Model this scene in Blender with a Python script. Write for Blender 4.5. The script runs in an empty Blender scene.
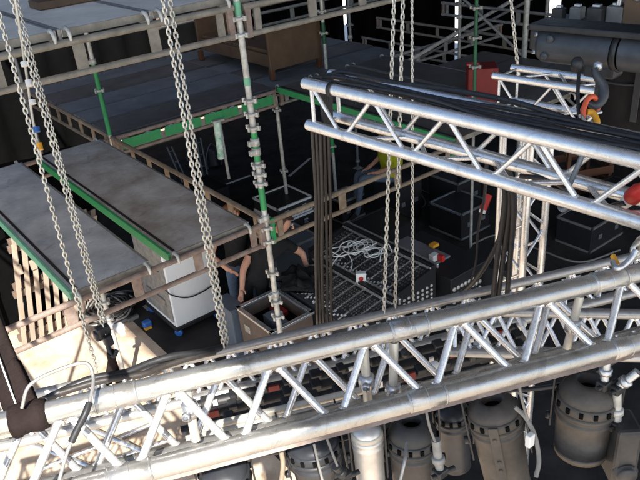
import bpy, bmesh, math, random
from mathutils import Vector, Matrix
random.seed(7)
S = bpy.context.scene
COL = S.collection
V = Vector
TAU = math.tau

# ------------------------------------------------------------------ materials
def mat(name, base, rough=0.6, metal=0.0, var=0.25, scale=8.0, base2=None, bump=0.0, bscale=60.0, spec=0.4, stretch=None, rvar=0.12):
    m = bpy.data.materials.new(name); m.use_nodes = True
    nt = m.node_tree; N = nt.nodes; L = nt.links
    b = N['Principled BSDF']
    b.inputs['Roughness'].default_value = rough; b.inputs['Metallic'].default_value = metal
    b.inputs['Specular IOR Level'].default_value = spec
    tc = N.new('ShaderNodeTexCoord'); src = tc.outputs['Object']
    if stretch:
        mp = N.new('ShaderNodeMapping'); mp.inputs['Scale'].default_value = stretch
        L.new(src, mp.inputs['Vector']); src = mp.outputs['Vector']
    n = N.new('ShaderNodeTexNoise'); n.inputs['Scale'].default_value = scale; n.inputs['Detail'].default_value = 7; n.inputs['Roughness'].default_value = 0.65
    L.new(src, n.inputs['Vector'])
    cr = N.new('ShaderNodeValToRGB')
    c1 = base; c2 = base2 if base2 else tuple(c*(1-var) for c in base)
    cr.color_ramp.elements[0].position = 0.35; cr.color_ramp.elements[1].position = 0.65
    cr.color_ramp.elements[0].color = (*c2, 1); cr.color_ramp.elements[1].color = (*c1, 1)
    L.new(n.outputs['Fac'], cr.inputs['Fac']); L.new(cr.outputs['Color'], b.inputs['Base Color'])
    mr = N.new('ShaderNodeMapRange'); mr.inputs['To Min'].default_value = max(0.05, rough-rvar); mr.inputs['To Max'].default_value = min(1, rough+rvar)
    n2 = N.new('ShaderNodeTexNoise'); n2.inputs['Scale'].default_value = scale*3.1; n2.inputs['Detail'].default_value = 4
    L.new(src, n2.inputs['Vector']); L.new(n2.outputs['Fac'], mr.inputs['Value']); L.new(mr.outputs['Result'], b.inputs['Roughness'])
    if bump:
        n3 = N.new('ShaderNodeTexNoise'); n3.inputs['Scale'].default_value = bscale; n3.inputs['Detail'].default_value = 5
        bp = N.new('ShaderNodeBump'); bp.inputs['Strength'].default_value = bump; bp.inputs['Distance'].default_value = 0.01
        L.new(src, n3.inputs['Vector']); L.new(n3.outputs['Fac'], bp.inputs['Height']); L.new(bp.outputs['Normal'], b.inputs['Normal'])
    return m
def scuffed(name,base,dark,rough,metal):
    m=mat(name,base,rough,metal,.16,18,bump=.06,bscale=110,rvar=.14)
    nt=m.node_tree; N=nt.nodes; L=nt.links; bs=N['Principled BSDF']; tc=N.new('ShaderNodeTexCoord')
    mx=N.new('ShaderNodeMix'); mx.data_type='RGBA'; mx.inputs['B'].default_value=(*dark,1)
    n=N.new('ShaderNodeTexNoise'); n.inputs['Scale'].default_value=9; n.inputs['Detail'].default_value=10; n.inputs['Roughness'].default_value=.78; n.inputs['Distortion'].default_value=1.2
    L.new(tc.outputs['Object'],n.inputs['Vector'])
    cr=N.new('ShaderNodeValToRGB'); cr.color_ramp.elements[0].position=.52; cr.color_ramp.elements[1].position=.74
    cr.color_ramp.elements[0].color=(0,0,0,1); cr.color_ramp.elements[1].color=(.85,.85,.85,1)
    L.new(n.outputs['Fac'],cr.inputs['Fac']); L.new(cr.outputs['Color'],mx.inputs['Factor'])
    old=bs.inputs['Base Color'].links[0].from_socket; L.new(old,mx.inputs['A']); L.new(mx.outputs['Result'],bs.inputs['Base Color'])
    return m
M = {}
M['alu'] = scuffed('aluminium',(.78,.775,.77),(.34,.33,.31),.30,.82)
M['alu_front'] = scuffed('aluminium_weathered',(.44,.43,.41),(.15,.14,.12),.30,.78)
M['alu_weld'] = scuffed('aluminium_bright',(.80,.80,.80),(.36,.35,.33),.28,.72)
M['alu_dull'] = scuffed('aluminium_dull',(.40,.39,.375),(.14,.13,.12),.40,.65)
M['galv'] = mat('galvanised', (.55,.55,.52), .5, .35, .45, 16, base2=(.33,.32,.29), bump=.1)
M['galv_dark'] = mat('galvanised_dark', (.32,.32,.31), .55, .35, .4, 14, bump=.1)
M['ledger'] = mat('ledger_steel', (.27,.215,.185), .6, .1, .4, 10, base2=(.16,.11,.09), bump=.15)
M['ledger_grey'] = mat('ledger_grey', (.26,.24,.205), .6, .15, .4, 9, base2=(.16,.145,.12), bump=.15)
M['ledger_tan'] = mat('ledger_tan', (.27,.215,.155), .6, .1, .4, 9, base2=(.15,.11,.075), bump=.15)
M['green'] = scuffed('green_paint',(.03,.27,.09),(.10,.12,.085),.45,0.0)
M['green_pale'] = scuffed('green_paint_worn',(.15,.40,.25),(.22,.24,.20),.5,0.0)
M['green_dark'] = mat('green_paint_dark', (.015,.10,.045), .5, 0, .3, 10)
M['green_sunlit'] = mat('green_paint_sunlit', (.75,.80,.76), .5, 0, .0, 7, base2=(.03,.36,.16))  # sunlight on the green post put into the colour as near white
def deckmat(name, a, b, scratch=.35):
    m = mat(name, a, .55, 0, 0, 2.2, base2=b, bump=.15, bscale=150, rvar=.15, spec=.5)
    nt = m.node_tree; N = nt.nodes; L = nt.links; bs = N['Principled BSDF']
    tc = N.new('ShaderNodeTexCoord')
    n = N.new('ShaderNodeTexNoise'); n.inputs['Scale'].default_value = 17; n.inputs['Detail'].default_value = 9; n.inputs['Roughness'].default_value = .75; n.inputs['Distortion'].default_value = .6
    L.new(tc.outputs['Object'], n.inputs['Vector'])
    cr = N.new('ShaderNodeValToRGB'); cr.color_ramp.elements[0].position = .62; cr.color_ramp.elements[1].position = .80
    cr.color_ramp.elements[0].color = (0,0,0,1); cr.color_ramp.elements[1].color = (scratch,scratch,scratch,1)
    L.new(n.outputs['Fac'], cr.inputs['Fac'])
    st = N.new('ShaderNodeTexNoise'); st.inputs['Scale'].default_value = 4.5; st.inputs['Detail'].default_value = 11; st.inputs['Roughness'].default_value = .8; st.inputs['Distortion'].default_value = 1.6
    L.new(tc.outputs['Object'], st.inputs['Vector'])
    sr = N.new('ShaderNodeValToRGB'); sr.color_ramp.elements[0].position = .55; sr.color_ramp.elements[1].position = .72
    sr.color_ramp.elements[0].color = (0,0,0,1); sr.color_ramp.elements[1].color = (.6,.6,.6,1)
    L.new(st.outputs['Fac'], sr.inputs['Fac'])
    m2 = N.new('ShaderNodeMix'); m2.data_type = 'RGBA'; m2.inputs['B'].default_value = (b[0]*.45, b[1]*.40, b[2]*.36, 1)
    L.new(sr.outputs['Color'], m2.inputs['Factor']); L.new(bs.inputs['Base Color'].links[0].from_socket, m2.inputs['A']); L.new(m2.outputs['Result'], bs.inputs['Base Color'])
    mx = N.new('ShaderNodeMix'); mx.data_type = 'RGBA'; mx.inputs['B'].default_value = (min(.8,a[0]*1.7), min(.8,a[1]*1.7), min(.8,a[2]*1.7), 1)
    old = bs.inputs['Base Color'].links[0].from_socket
    L.new(cr.outputs['Color'], mx.inputs['Factor']); L.new(old, mx.inputs['A']); L.new(mx.outputs['Result'], bs.inputs['Base Color'])
    return m
M['deck'] = deckmat('deck_grey', (.50,.505,.50), (.27,.28,.29))
M['deck_brown'] = deckmat('deck_brown_stain', (.48,.47,.455), (.24,.205,.175), .3)
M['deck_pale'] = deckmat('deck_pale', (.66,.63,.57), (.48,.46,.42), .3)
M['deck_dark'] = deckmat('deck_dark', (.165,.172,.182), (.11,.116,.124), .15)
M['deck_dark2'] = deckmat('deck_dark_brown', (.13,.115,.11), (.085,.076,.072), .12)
M['black'] = mat('black_plastic', (.018,.018,.02), .5, 0, .3, 20)
M['rail_dark'] = mat('dark_rail', (.10,.10,.105), .5, .3, .3, 10)
M['blackcloth'] = mat('black_cloth', (.0025,.0025,.0027), .95, 0, .3, 4, spec=.05, bump=.2, bscale=20)
M['darkstrap'] = mat('dark_strap', (.022,.015,.014), .85, 0, .4, 12, spec=.1, bump=.3, bscale=120)
M['cord_grey'] = mat('grey_cord', (.22,.21,.195), .55, .1, .3, 20)
M['rubber'] = mat('cable_rubber', (.022,.022,.024), .45, 0, .3, 30)
M['rubber_grey'] = mat('cable_grey', (.034,.029,.026), .5, 0, .3, 30)
M['blackmetal'] = mat('black_metal', (.03,.031,.034), .42, .3, .4, 14, bump=.1)
M['chain'] = mat('chain_zinc', (.66,.62,.54), .36, .75, .3, 40)
M['steel'] = mat('steel', (.55,.57,.60), .3, .8, .25, 20)
M['blue_steel'] = mat('blue_steel', (.17,.19,.215), .45, .4, .3, 14)
M['hoist'] = mat('hoist_grey', (.060,.066,.075), .42, .25, .3, 10, base2=(.038,.041,.046), bump=.08)
M['bag'] = mat('bag_canvas', (.018,.016,.0155), .9, 0, .4, 6, spec=.08, bump=.4, bscale=30)
M['par'] = mat('par_can_dusty', (.085,.074,.063), .55, .2, 0, 5, base2=(.028,.026,.025), bump=.1)
M['par_grey'] = mat('par_can_grey', (.055,.052,.050), .48, .25, 0, 6, base2=(.02,.022,.025), bump=.08)
M['par_silver'] = mat('par_can_silver', (.72,.70,.67), .4, .6, .3, 7, bump=.08)
M['par_black'] = mat('par_can_black', (.035,.037,.042), .42, .2, .3, 8)
M['inside'] = mat('dark_inside', (.006,.006,.006), .9, 0, .2, 5, spec=.02)
M['white'] = mat('white_panel', (.74,.75,.76), .45, 0, .08, 3, bump=.02)
M['white_pl'] = mat('white_plastic', (.70,.70,.68), .5, 0, .1, 9)
M['blue'] = mat('blue_plastic', (.03,.12,.38), .4, 0, .2, 9)
M['bluebox'] = mat('blue_grey_paint', (.10,.125,.16), .5, 0, .2, 8)
M['red'] = mat('red_plastic', (.50,.025,.02), .4, 0, .2, 9)
M['red_dark'] = mat('red_dark', (.17,.010,.009), .55, 0, .2, 6)
M['orange'] = mat('orange_paint', (.75,.12,.05), .45, 0, .25, 18)
M['yellow'] = mat('yellow_paint', (.75,.36,.03), .42, 0, .2, 18)
M['hivis'] = mat('yellow_green_cloth', (.46,.46,.03), .85, 0, .3, 6, spec=.1)
M['wood'] = mat('pale_timber', (.34,.27,.21), .75, 0, 0, 5, base2=(.22,.165,.125), bump=.2, stretch=(1,1,.15))
M['wood_old'] = mat('weathered_timber', (.16,.11,.08), .8, 0, .3, 5)
M['wood_dark'] = mat('brown_timber', (.115,.07,.04), .6, 0, 0, 4, base2=(.075,.045,.028), bump=.1)
M['wood_orange'] = mat('orange_timber', (.11,.045,.02), .6, 0, 0, 4, base2=(.08,.03,.012))
M['ply'] = deckmat('plywood_floor', (.62,.50,.38), (.36,.26,.18), .3)
M['mat'] = mat('floor_shade_dark', (.034,.030,.027), .75, 0, 0, 2.4, base2=(.011,.010,.0095), bump=.1, bscale=40)  # near black colour stands in for shade on the ply floor
M['concrete'] = mat('concrete', (.52,.50,.46), .85, 0, 0, .6, base2=(.40,.385,.35), bump=.2, bscale=15)
M['pvc'] = mat('shade_roof_sheet', (.16,.16,.165), .7, 0, .2, 1.5)
M['skin'] = mat('skin', (.52,.27,.18), .5, 0, .15, 30)
M['tee'] = mat('black_tshirt', (.02,.02,.021), .9, 0, .3, 20, spec=.1)
M['jeans'] = mat('blue_jeans', (.09,.125,.18), .85, 0, .3, 30, spec=.1)
M['jeans_grey'] = mat('grey_blue_jeans', (.12,.15,.20), .85, 0, .3, 30, spec=.1)
M['hair'] = mat('brown_hair', (.07,.035,.02), .7, 0, .4, 60)
M['hair_g'] = mat('ginger_hair', (.22,.09,.03), .7, 0, .4, 60)
M['shoe'] = mat('dark_shoe', (.03,.03,.03), .6)
M['eye'] = mat('eye', (.6,.6,.58), .2, 0, .02, 10)
M['console'] = mat('console_panel', (.055,.057,.062), .42, .15, .25, 12)
M['strip'] = mat('console_strip', (.60,.56,.50), .5, .2, .3, 30)
M['knob'] = mat('console_knob', (.15,.145,.135), .5, 0, .4, 60)
M['paper'] = mat('grey_lid', (.19,.185,.20), .6, 0, .25, 5)
M['casewood'] = mat('case_laminate', (.13,.095,.075), .55, 0, .3, 6)
M['grey'] = mat('grey_paint', (.17,.17,.165), .5, .1, .3, 10)
M['pale_pipe'] = mat('pale_pipe', (.62,.58,.50), .45, .3, .25, 12)
M['cardboard'] = mat('cardboard', (.13,.085,.05), .8, 0, .2, 8)
M['pleat'] = mat('grey_drape', (.065,.072,.085), .9, 0, .3, 4, spec=.1)

# ------------------------------------------------------------------ mesh helper
class MB:
    def __init__(s): s.v=[]; s.f=[]; s.m=[]; s.sm=[]
    def add(s, vs, fs, mi=0, smooth=False):
        o=len(s.v); s.v += [tuple(v) for v in vs]
        for f in fs: s.f.append([i+o for i in f]); s.m.append(mi); s.sm.append(smooth)
    def box(s, c, size, ax=None, mi=0, bev=0.0):
        c=V(c); hx,hy,hz=[k/2 for k in size]
        X,Y,Z = ax if ax else (V((1,0,0)),V((0,1,0)),V((0,0,1)))
        b=min(bev, hx*.45, hy*.45, hz*.45)
        if b<=0:
            vs=[c+X*(i*hx)+Y*(j*hy)+Z*(k*hz) for i in(-1,1) for j in(-1,1) for k in(-1,1)]
            s.add(vs,[(0,1,3,2),(4,6,7,5),(0,4,5,1),(2,3,7,6),(0,2,6,4),(1,5,7,3)],mi); return
        bm=bmesh.new(); bmesh.ops.create_cube(bm,size=1)
        for vv in bm.verts: vv.co=V((vv.co.x*2*hx,vv.co.y*2*hy,vv.co.z*2*hz))
        bmesh.ops.bevel(bm,geom=bm.edges[:],offset=b,segments=2,affect='EDGES',profile=.5)
        bm.verts.ensure_lookup_table(); bm.verts.index_update()
        s.add([c+X*w.co.x+Y*w.co.y+Z*w.co.z for w in bm.verts],[[w.index for w in f.verts] for f in bm.faces],mi); bm.free()
    def tube(s, p0, p1, r, n=12, r1=None, mi=0, cap=True):
        p0,p1=V(p0),V(p1); d=(p1-p0)
        if d.length<1e-6: return
        d.normalize(); a=d.orthogonal().normalized(); b=d.cross(a); r1=r if r1 is None else r1
        vs=[]
        for p,rr in((p0,r),(p1,r1)):
            vs+=[p+a*(math.cos(TAU*i/n)*rr)+b*(math.sin(TAU*i/n)*rr) for i in range(n)]
        s.add(vs,[(i,(i+1)%n,n+(i+1)%n,n+i) for i in range(n)],mi,True)
        if cap:
            s.add(vs[:n],[list(range(n))[::-1]],mi); s.add(vs[n:],[list(range(n))],mi)
    def path(s, pts, r, n=8, mi=0, closed=False, cap=True):
        pts=[V(p) for p in pts]; k=len(pts); rings=[]; a=None
        for i,p in enumerate(pts):
            if closed: d=pts[(i+1)%k]-pts[i-1]
            else: d=pts[min(i+1,k-1)]-pts[max(i-1,0)]
            if d.length<1e-7: d=V((0,0,1))
            d.normalize()
            a = d.orthogonal().normalized() if a is None else (a-d*a.dot(d))
            if a.length<1e-5: a=d.orthogonal()
            a.normalize(); b=d.cross(a)
            rr=r[i] if isinstance(r,(list,tuple)) else r
            rings.append([p+a*(math.cos(TAU*j/n)*rr)+b*(math.sin(TAU*j/n)*rr) for j in range(n)])
        vs=[q for R in rings for q in R]; fs=[]
        for i in range(k if closed else k-1):
            i2=(i+1)%k
            fs+=[(i*n+j,i*n+(j+1)%n,i2*n+(j+1)%n,i2*n+j) for j in range(n)]
        s.add(vs,fs,mi,True)
        if cap and not closed:
            s.add(rings[0],[list(range(n))[::-1]],mi); s.add(rings[-1],[list(range(n))],mi)
    def lathe(s, prof, o, axis, n=24, mi=0, smooth=True):
        o=V(o); d=V(axis).normalized(); a=d.orthogonal().normalized(); b=d.cross(a); vs=[]
        for r,h in prof: vs+=[o+d*h+a*(math.cos(TAU*i/n)*r)+b*(math.sin(TAU*i/n)*r) for i in range(n)]
        fs=[]
        for k in range(len(prof)-1):
            fs+=[(k*n+i,k*n+(i+1)%n,(k+1)*n+(i+1)%n,(k+1)*n+i) for i in range(n)]
        s.add(vs,fs,mi,smooth)
    def ring(s, c, axis, R, r, n=18, m=8, mi=0, a0=0, a1=TAU):
        c=V(c); d=V(axis).normalized(); a=d.orthogonal().normalized(); b=d.cross(a)
        full=abs(a1-a0-TAU)<1e-4; k=n if full else n+1
        s.path([c+a*(math.cos(a0+(a1-a0)*i/n)*R)+b*(math.sin(a0+(a1-a0)*i/n)*R) for i in range(k)],r,m,mi,closed=full)
    def build(s, name, mats, parent=None):
        me=bpy.data.meshes.new(name)
        off=V((0,0,0))
        p=parent
        if p is not None:
            while p.parent is not None: p=p.parent
            off=p.location.copy()
        me.from_pydata([V(v)-off for v in s.v],[],s.f); me.update()
        if not isinstance(mats,(list,tuple)): mats=[mats]
        for m in mats: me.materials.append(m)
        me.polygons.foreach_set('material_index',s.m); me.polygons.foreach_set('use_smooth',s.sm)
        o=bpy.data.objects.new(name,me); COL.objects.link(o)
        if parent is not None: o.parent=parent
        return o
def tag(o,label=None,cat=None,group=None,kind=None):
    if label: o['label']=label
    if cat: o['category']=cat
    if group: o['group']=group
    if kind: o['kind']=kind
    return o
def thing(name,label,cat,loc,group=None):
    o=bpy.data.objects.new(name,None); o.empty_display_size=.05; COL.objects.link(o); o.location=V(loc)
    return tag(o,label,cat,group)
def one(name,label,cat,mb,mats,group=None):
    # single-mesh thing with its origin at its own base
    c=V((sum(v[0] for v in mb.v)/len(mb.v),sum(v[1] for v in mb.v)/len(mb.v),min(v[2] for v in mb.v)))
    mb.v=[tuple(V(v)-c) for v in mb.v]
    o=mb.build(name,mats); o.location=c
    return tag(o,label,cat,group)
def bez(pts,n=10):
    # catmull-rom
    P=[V(p) for p in pts]; P=[P[0]*2-P[1]]+P+[P[-1]*2-P[-2]]; out=[]
    for i in range(1,len(P)-2):
        for k in range(n):
            t=k/n; a,b,c,d=P[i-1],P[i],P[i+1],P[i+2]
            out.append(.5*((2*b)+(c-a)*t+(2*a-5*b+4*c-d)*t*t+(3*b-a-3*c+d)*t**3))
    out.append(P[-2]); return out

# ------------------------------------------------------------------ camera, light, world
cam=bpy.data.cameras.new('camera'); co=bpy.data.objects.new('camera',cam); COL.objects.link(co)
R=[(0.779861,0.349681,-0.519172),(-0.620760,0.325430,-0.713269),(-0.080463,0.878532,0.470858)]
co.matrix_world=Matrix(((R[0][0],R[0][1],R[0][2],0),(R[1][0],R[1][1],R[1][2],0),(R[2][0],R[2][1],R[2][2],5.0),(0,0,0,1)))
cam.sensor_width=36; cam.lens=700/640*36; cam.clip_start=.05; cam.clip_end=800
S.camera=co
w=bpy.data.worlds.new('World'); S.world=w; w.use_nodes=True
sky=w.node_tree.nodes.new('ShaderNodeTexSky'); sky.sky_type='NISHITA'; sky.sun_disc=False
SUN=V((.53,.85,-1.0)).normalized()
sky.sun_elevation=math.asin(-SUN.z); sky.sun_rotation=math.atan2(-SUN.x,-SUN.y)
bg=w.node_tree.nodes['Background']; bg.inputs['Strength'].default_value=.10
w.node_tree.links.new(sky.outputs['Color'],bg.inputs['Color'])
sl=bpy.data.lights.new('sun','SUN'); sl.energy=5.0; sl.angle=math.radians(.53); sl.color=(1,.955,.88)
so=bpy.data.objects.new('sun',sl); COL.objects.link(so); so.rotation_euler=SUN.to_track_quat('-Z','Y').to_euler(); so.location=(-5,-8,12)
S.view_settings.view_transform='Standard'; S.view_settings.look='None'; S.view_settings.gamma=1; S.view_settings.exposure=1.5
S.view_settings.use_curve_mapping=False
S.cycles.max_bounces=8; S.cycles.use_denoising=True

# ------------------------------------------------------------------ setting
b=MB(); b.box((0,0,-.42),(400,400,.1)); tag(b.build('ground',M['concrete']),kind='structure')
b=MB(); b.box((3.75,5.0,-.06),(14.4,19.0,.12)); tag(b.build('stage_floor',M['ply']),kind='structure')

b=MB(); b.box((6.72,5.5,.004),(8.54,17.6,.008)); tag(b.build('floor_shade_sheet',M['mat']),kind='structure')  # dark sheet added where the interior floor lies in shade
# unseen roof added to block the sun, edges cut for the shade
rt=thing('shade_roof','added grey roof out of view, cut to keep sun off the scaffold','roof',(4.8,-3.0,11.0))
b=MB()
x0,x1,y0,y1=-3.47,11.2,-3.75,4.2
n=26
vs=[];fs=[]
for i in range(n+1):
    for j in range(2):
        vs.append((x0+(x1-x0)*i/n,(y0,y1)[j],11.02+.05*math.sin(i*1.9)**2))
for i in range(n): fs.append((2*i,2*i+1,2*i+3,2*i+2))
b.add(vs,fs); b.add([(p[0],p[1],p[2]+.03) for p in vs],[f[::-1] for f in fs]); b.build('membrane',M['pvc'],rt)
b=MB(); vs=[];fs=[]
for i in range(n+1):
    for j in range(2): vs.append((-3.16+14.4*i/n,(-10.0,-3.75)[j],11.02+.05*math.sin(i*1.9)**2))
for i in range(n): fs.append((2*i,2*i+1,2*i+3,2*i+2))
b.add(vs,fs); b.add([(p[0],p[1],p[2]+.03) for p in vs],[f[::-1] for f in fs]); b.build('membrane',M['pvc'],rt)
b=MB(); vs=[];fs=[]
for i in range(n+1):
    for j in range(2): vs.append((3.2+8.0*i/n,(4.2,14.8)[j],11.02+.05*math.sin(i*1.9)**2))
for i in range(n): fs.append((2*i,2*i+1,2*i+3,2*i+2))
b.add(vs,fs); b.add([(p[0],p[1],p[2]+.03) for p in vs],[f[::-1] for f in fs]); b.build('membrane',M['pvc'],rt)
for i in range(6):
    x=x0+.1+(x1-x0-.2)*i/5
    b=MB(); b.box((x,(y0+y1)/2,10.9),(.12,y1-y0,.2)); b.build('beam',M['galv_dark'],rt)

# black cloth walls with gaps of daylight
def cloth(p0,p1,z0,z1,label):
    p0,p1=V(p0),V(p1); L=(p1-p0).length; k=max(6,int(L/.12)); d=(p1-p0).normalized(); nn=V((-d.y,d.x,0))
    b=MB(); vs=[];fs=[]
    ph=random.random()*6
    for side in (0,1):
        o=len(vs)
        for i in range(k+1):
            t=i/k; p=p0+d*(L*t)+nn*(.05*math.sin(i*1.35+ph)+.03*math.sin(i*.37))+nn*(.012*side)
            q=p0+d*(L*t)+nn*(.08*math.sin(i*1.35+ph+.3))+nn*(.012*side)
            vs+=[(q.x,q.y,z0),(p.x,p.y,z1)]
        for i in range(k): fs.append([o+2*i,o+2*i+2,o+2*i+3,o+2*i+1])
    b.add(vs,fs,0,True)
    one('black_curtain',label,'curtain',b,M['blackcloth'],'black cloths hung round the scaffold')
cloth((-2.9,14.5,0),(10.9,14.5,0),-.0,10.9,'broad black cloth closing the far left side behind the decks')
cloth((11,14.5,0),(11,13.4083,0),0,10.9,'black cloth left of the first slit of daylight')
cloth((11,13.1434,0),(11,9.8411,0),0,10.9,'black cloth between the first and second slits of daylight')
cloth((11,9.7206,0),(11,7.5896,0),0,10.9,'black cloth between the second and third slits of daylight')
cloth((11,7.3839,0),(11,-1.5,0),0,10.9,'black cloth right of the third slit of daylight, behind the hoist')
cloth((-2.9,8.9,0),(-2.9,14.5,0),0,6.9,'black cloth at the far left end of the scaffold')
cloth((-1.3,8.75,0),(.75,8.75,0),0.0,4.0,'black cloth hanging under the upper deck behind the upright pallets')
cloth((.75,8.6,0),(2.6,8.62,0),0.0,2.15,'black cloth hanging below the far end of the two grey deck panels')

# ------------------------------------------------------------------ scaffold
GSTD='scaffold standards of the tower'; GLED='lattice ledgers of the tower'; GDECK='deck panels of the tower'
def standard(x,y,z0,z1,label,ros,secs=(),m='galv',r=.0245,heads=()):
    t=thing('scaffold_standard',label,'scaffold post',(x,y,z0),GSTD)
    b=MB(); b.tube((x,y,z0),(x,y,z1),r,14); b.build('pole',M[m],t)
    for za,zb,mm in secs:
        b=MB(); b.tube((x,y,za),(x,y,zb),r+.0018,14); b.build('painted_band',M[mm],t)
    for z in ros:
        b=MB(); b.lathe([(r,-.012),(.045,-.012),(.05,-.006),(.05,.006),(.045,.012),(r,.012)],(x,y,z),(0,0,1),16)
        for a in range(4):
            an=a*TAU/4+.4; b.box((x+.052*math.cos(an),y+.052*math.sin(an),z),(.028,.018,.034),(V((math.cos(an),math.sin(an),0)),V((-math.sin(an),math.cos(an),0)),V((0,0,1))))
        b.build('rosette',M['galv'] if m!='galv_dark' else M['galv_dark'],t)
    for z in heads:
        b=MB(); b.lathe([(r,-.03),(.036,-.03),(.036,.03),(r,.03)],(x,y,z),(0,0,1),14); b.box((x-.045,y-.01,z),(.05,.035,.045),bev=.005); b.build('sleeve',M['galv'],t)
    if z0<.1:
        b=MB(); b.box((x,y,z0+.006),(.15,.15,.012)); b.tube((x,y,z0+.012),(x,y,z0+.14),.017,10); b.lathe([(.02,0),(.04,0),(.04,.035),(.02,.035)],(x,y,z0+.13),(0,0,1),12); b.build('base_jack',M['galv'],t)
    return t
standard(2.77,4.56,0,6.9,'tall galvanised post with green bands in front of the two men',(4.06,3.94,3.44,3.33,3.22,2.90,2.82,2.74,2.33,2.20,1.88,1.58,1.42),((3.18,2.935,'green'),(2.70,2.50,'green'),(4.18,4.08,'green_pale'),(3.62,3.56,'green_pale')),heads=(3.10,3.02,2.42,1.66))
standard(2.77,7.78,0,4.1,'green painted post at the far corner of the right grey deck panel',(4.0,3.85,2.95),((2.42,3.25,'green'),),heads=(3.92,3.28))
standard(5.14,7.78,0,2.3,'post below the far corner where the two green deck edges meet',(2.1,1.2))
standard(*(6.2200,7.9998,2.2995)[:2],0,6.9,'slim grey post rising behind the left end of the upper truss',(4.5,4.3,3.75,3.55,3.4,3.2,2.9,1.6,1.2),((1.55,1.1,'green'),(3.05,2.75,'green_dark')),heads=(4.0,3.6,1.4))
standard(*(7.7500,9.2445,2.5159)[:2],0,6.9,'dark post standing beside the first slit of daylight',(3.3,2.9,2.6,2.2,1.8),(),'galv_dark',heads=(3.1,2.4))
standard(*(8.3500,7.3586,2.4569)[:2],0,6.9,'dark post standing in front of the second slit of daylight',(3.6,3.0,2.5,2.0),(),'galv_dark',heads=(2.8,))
standard(*(5.7500,4.8472,3.1722)[:2],0,6.9,'thin green post with many rosettes in front of the red cabinet',(3.9,3.6,3.3,3.0,2.7),((2.3,4.5,'green_dark'),),'galv_dark',r=.017)
standard(*(8.3000,6.1147,2.4772)[:2],0,6.9,'thick grey post rising above the left end of the short truss',(4.2,3.9,3.6,3.3),((2.4,4.4,'galv'),),'galv',r=.037,heads=(3.8,))
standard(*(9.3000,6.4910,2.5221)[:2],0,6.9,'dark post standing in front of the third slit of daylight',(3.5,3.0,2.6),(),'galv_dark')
standard(-.17,4.56,0,6.9,'post at the front left corner of the left scaffold bay',(4.0,2.3))
standard(-.17,1.35,0,6.9,'post at the front end of the outer upper ledger',(4.0,2.3))
standard(-.17,7.78,0,6.9,'post at the rear left corner of the left scaffold bay',(4.0,2.3))
standard(1.80,6.35,0,2.15,'grey post under the gap between the two grey deck panels',(1.5,1.35,1.2,1.0),(),'galv',heads=(1.42,.9))
standard(.95,8.30,0,2.1,'thin grey post left of the upright pallets',(1.2,),(),'galv',heads=(1.0,))
standard(2.77,10.95,0,4.1,'post at the far left corner of the dark rear deck',(3.6,2.3),(),'galv_dark')
tg=thing('scaffold_standard','green post piece with sunlight put into its colour, below the green edged rear deck','scaffold post',(4.15,7.70,1.4),GSTD)
b=MB(); b.tube((4.13,7.70,1.72),(4.15,7.70,2.22),.045,12,.05); b.build('pole',M['green_sunlit'],tg)
b=MB(); b.tube((4.21,7.72,1.4),(4.20,7.72,2.2),.02,10); b.build('rod',M['galv'],tg)
b=MB(); b.box((4.15,7.70,2.24),(.16,.14,.03),bev=.008); b.build('head_plate',M['galv'],tg)

def ledger(p0,p1,label,m='ledger',h=.19,r=.024,step=.53,fill=None,ends='ledger'):
    p0,p1=V(p0),V(p1); d=(p1-p0); L=d.length; d.normalize(); side=V((-d.y,d.x,0))
    t=thing('lattice_ledger',label,'ledger',p0-V((0,0,h)),GLED)
    b=MB(); b.tube(p0,p1,r,12); b.build('top_chord',M[m],t)
    b=MB(); b.tube(p0-V((0,0,h)),p1-V((0,0,h)),r*.92,12); b.build('bottom_chord',M[m],t)
    k=int(L/step)
    for i in range(k+1):
        c=p0+d*(.12+(L-.24)*i/max(1,k))-V((0,0,h/2))
        b=MB(); b.box(c,(.075 if 0<i<k else .055,.016,h-.03),(d,side,V((0,0,1)))); b.build('spacer_plate',M[m],t)
    for p in (p0+d*.035,p1-d*.035):
        b=MB(); b.box(p-V((0,0,h/2)),(.05,.04,h+.05),(d,side,V((0,0,1))),bev=.006); b.build('end_head',M[ends],t)
    return t
# (top chord heights)
ledger((-.15,4.56,2.37),(2.75,4.56,2.37),'long brown ledger carrying the near ends of the two grey deck panels')
ledger((2.79,4.56,2.37),(5.14,4.56,2.37),'brown ledger running over the two men toward the console','ledger_tan',step=.6,ends='green')
ledger((2.77,4.60,2.39),(2.77,7.74,2.39),'tan ledger along the right edge of the right grey deck panel','ledger_tan',step=.42)
ledger((2.77,7.82,2.39),(2.77,10.9,2.39),'tan ledger along the left end of the dark rear deck','ledger_tan',step=.42)
ledger((2.80,7.72,2.38),(5.11,7.72,2.38),'ledger with green plates below the near edge of the dark rear deck','ledger',step=.62)
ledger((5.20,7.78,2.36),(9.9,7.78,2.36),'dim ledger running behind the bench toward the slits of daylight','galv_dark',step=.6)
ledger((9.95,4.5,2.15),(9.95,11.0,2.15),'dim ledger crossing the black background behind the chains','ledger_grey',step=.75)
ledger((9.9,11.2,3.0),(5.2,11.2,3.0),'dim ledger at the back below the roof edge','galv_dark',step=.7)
ledger((-.15,4.56,4.14),(2.73,4.56,4.14),'grey ledger carrying the hooked ends of the upper deck panels','ledger_grey',h=.2,step=.55)
ledger((2.81,4.56,4.13),(5.14,4.56,4.13),'grey ledger right of the tall green banded post at the upper level','ledger_grey',h=.2,step=.5)
ledger((-.17,4.6,2.30),(-.17,7.74,2.30),'ledger along the outer left side of the lower bay')
ledger((-.17,4.6,4.10),(-.17,7.74,4.10),'ledger along the outer left side of the upper deck','ledger_grey')
ledger((-.17,1.40,4.10),(-.17,4.52,4.10),'ledger along the outer left side of the front bay at the upper level','ledger_grey')
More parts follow.
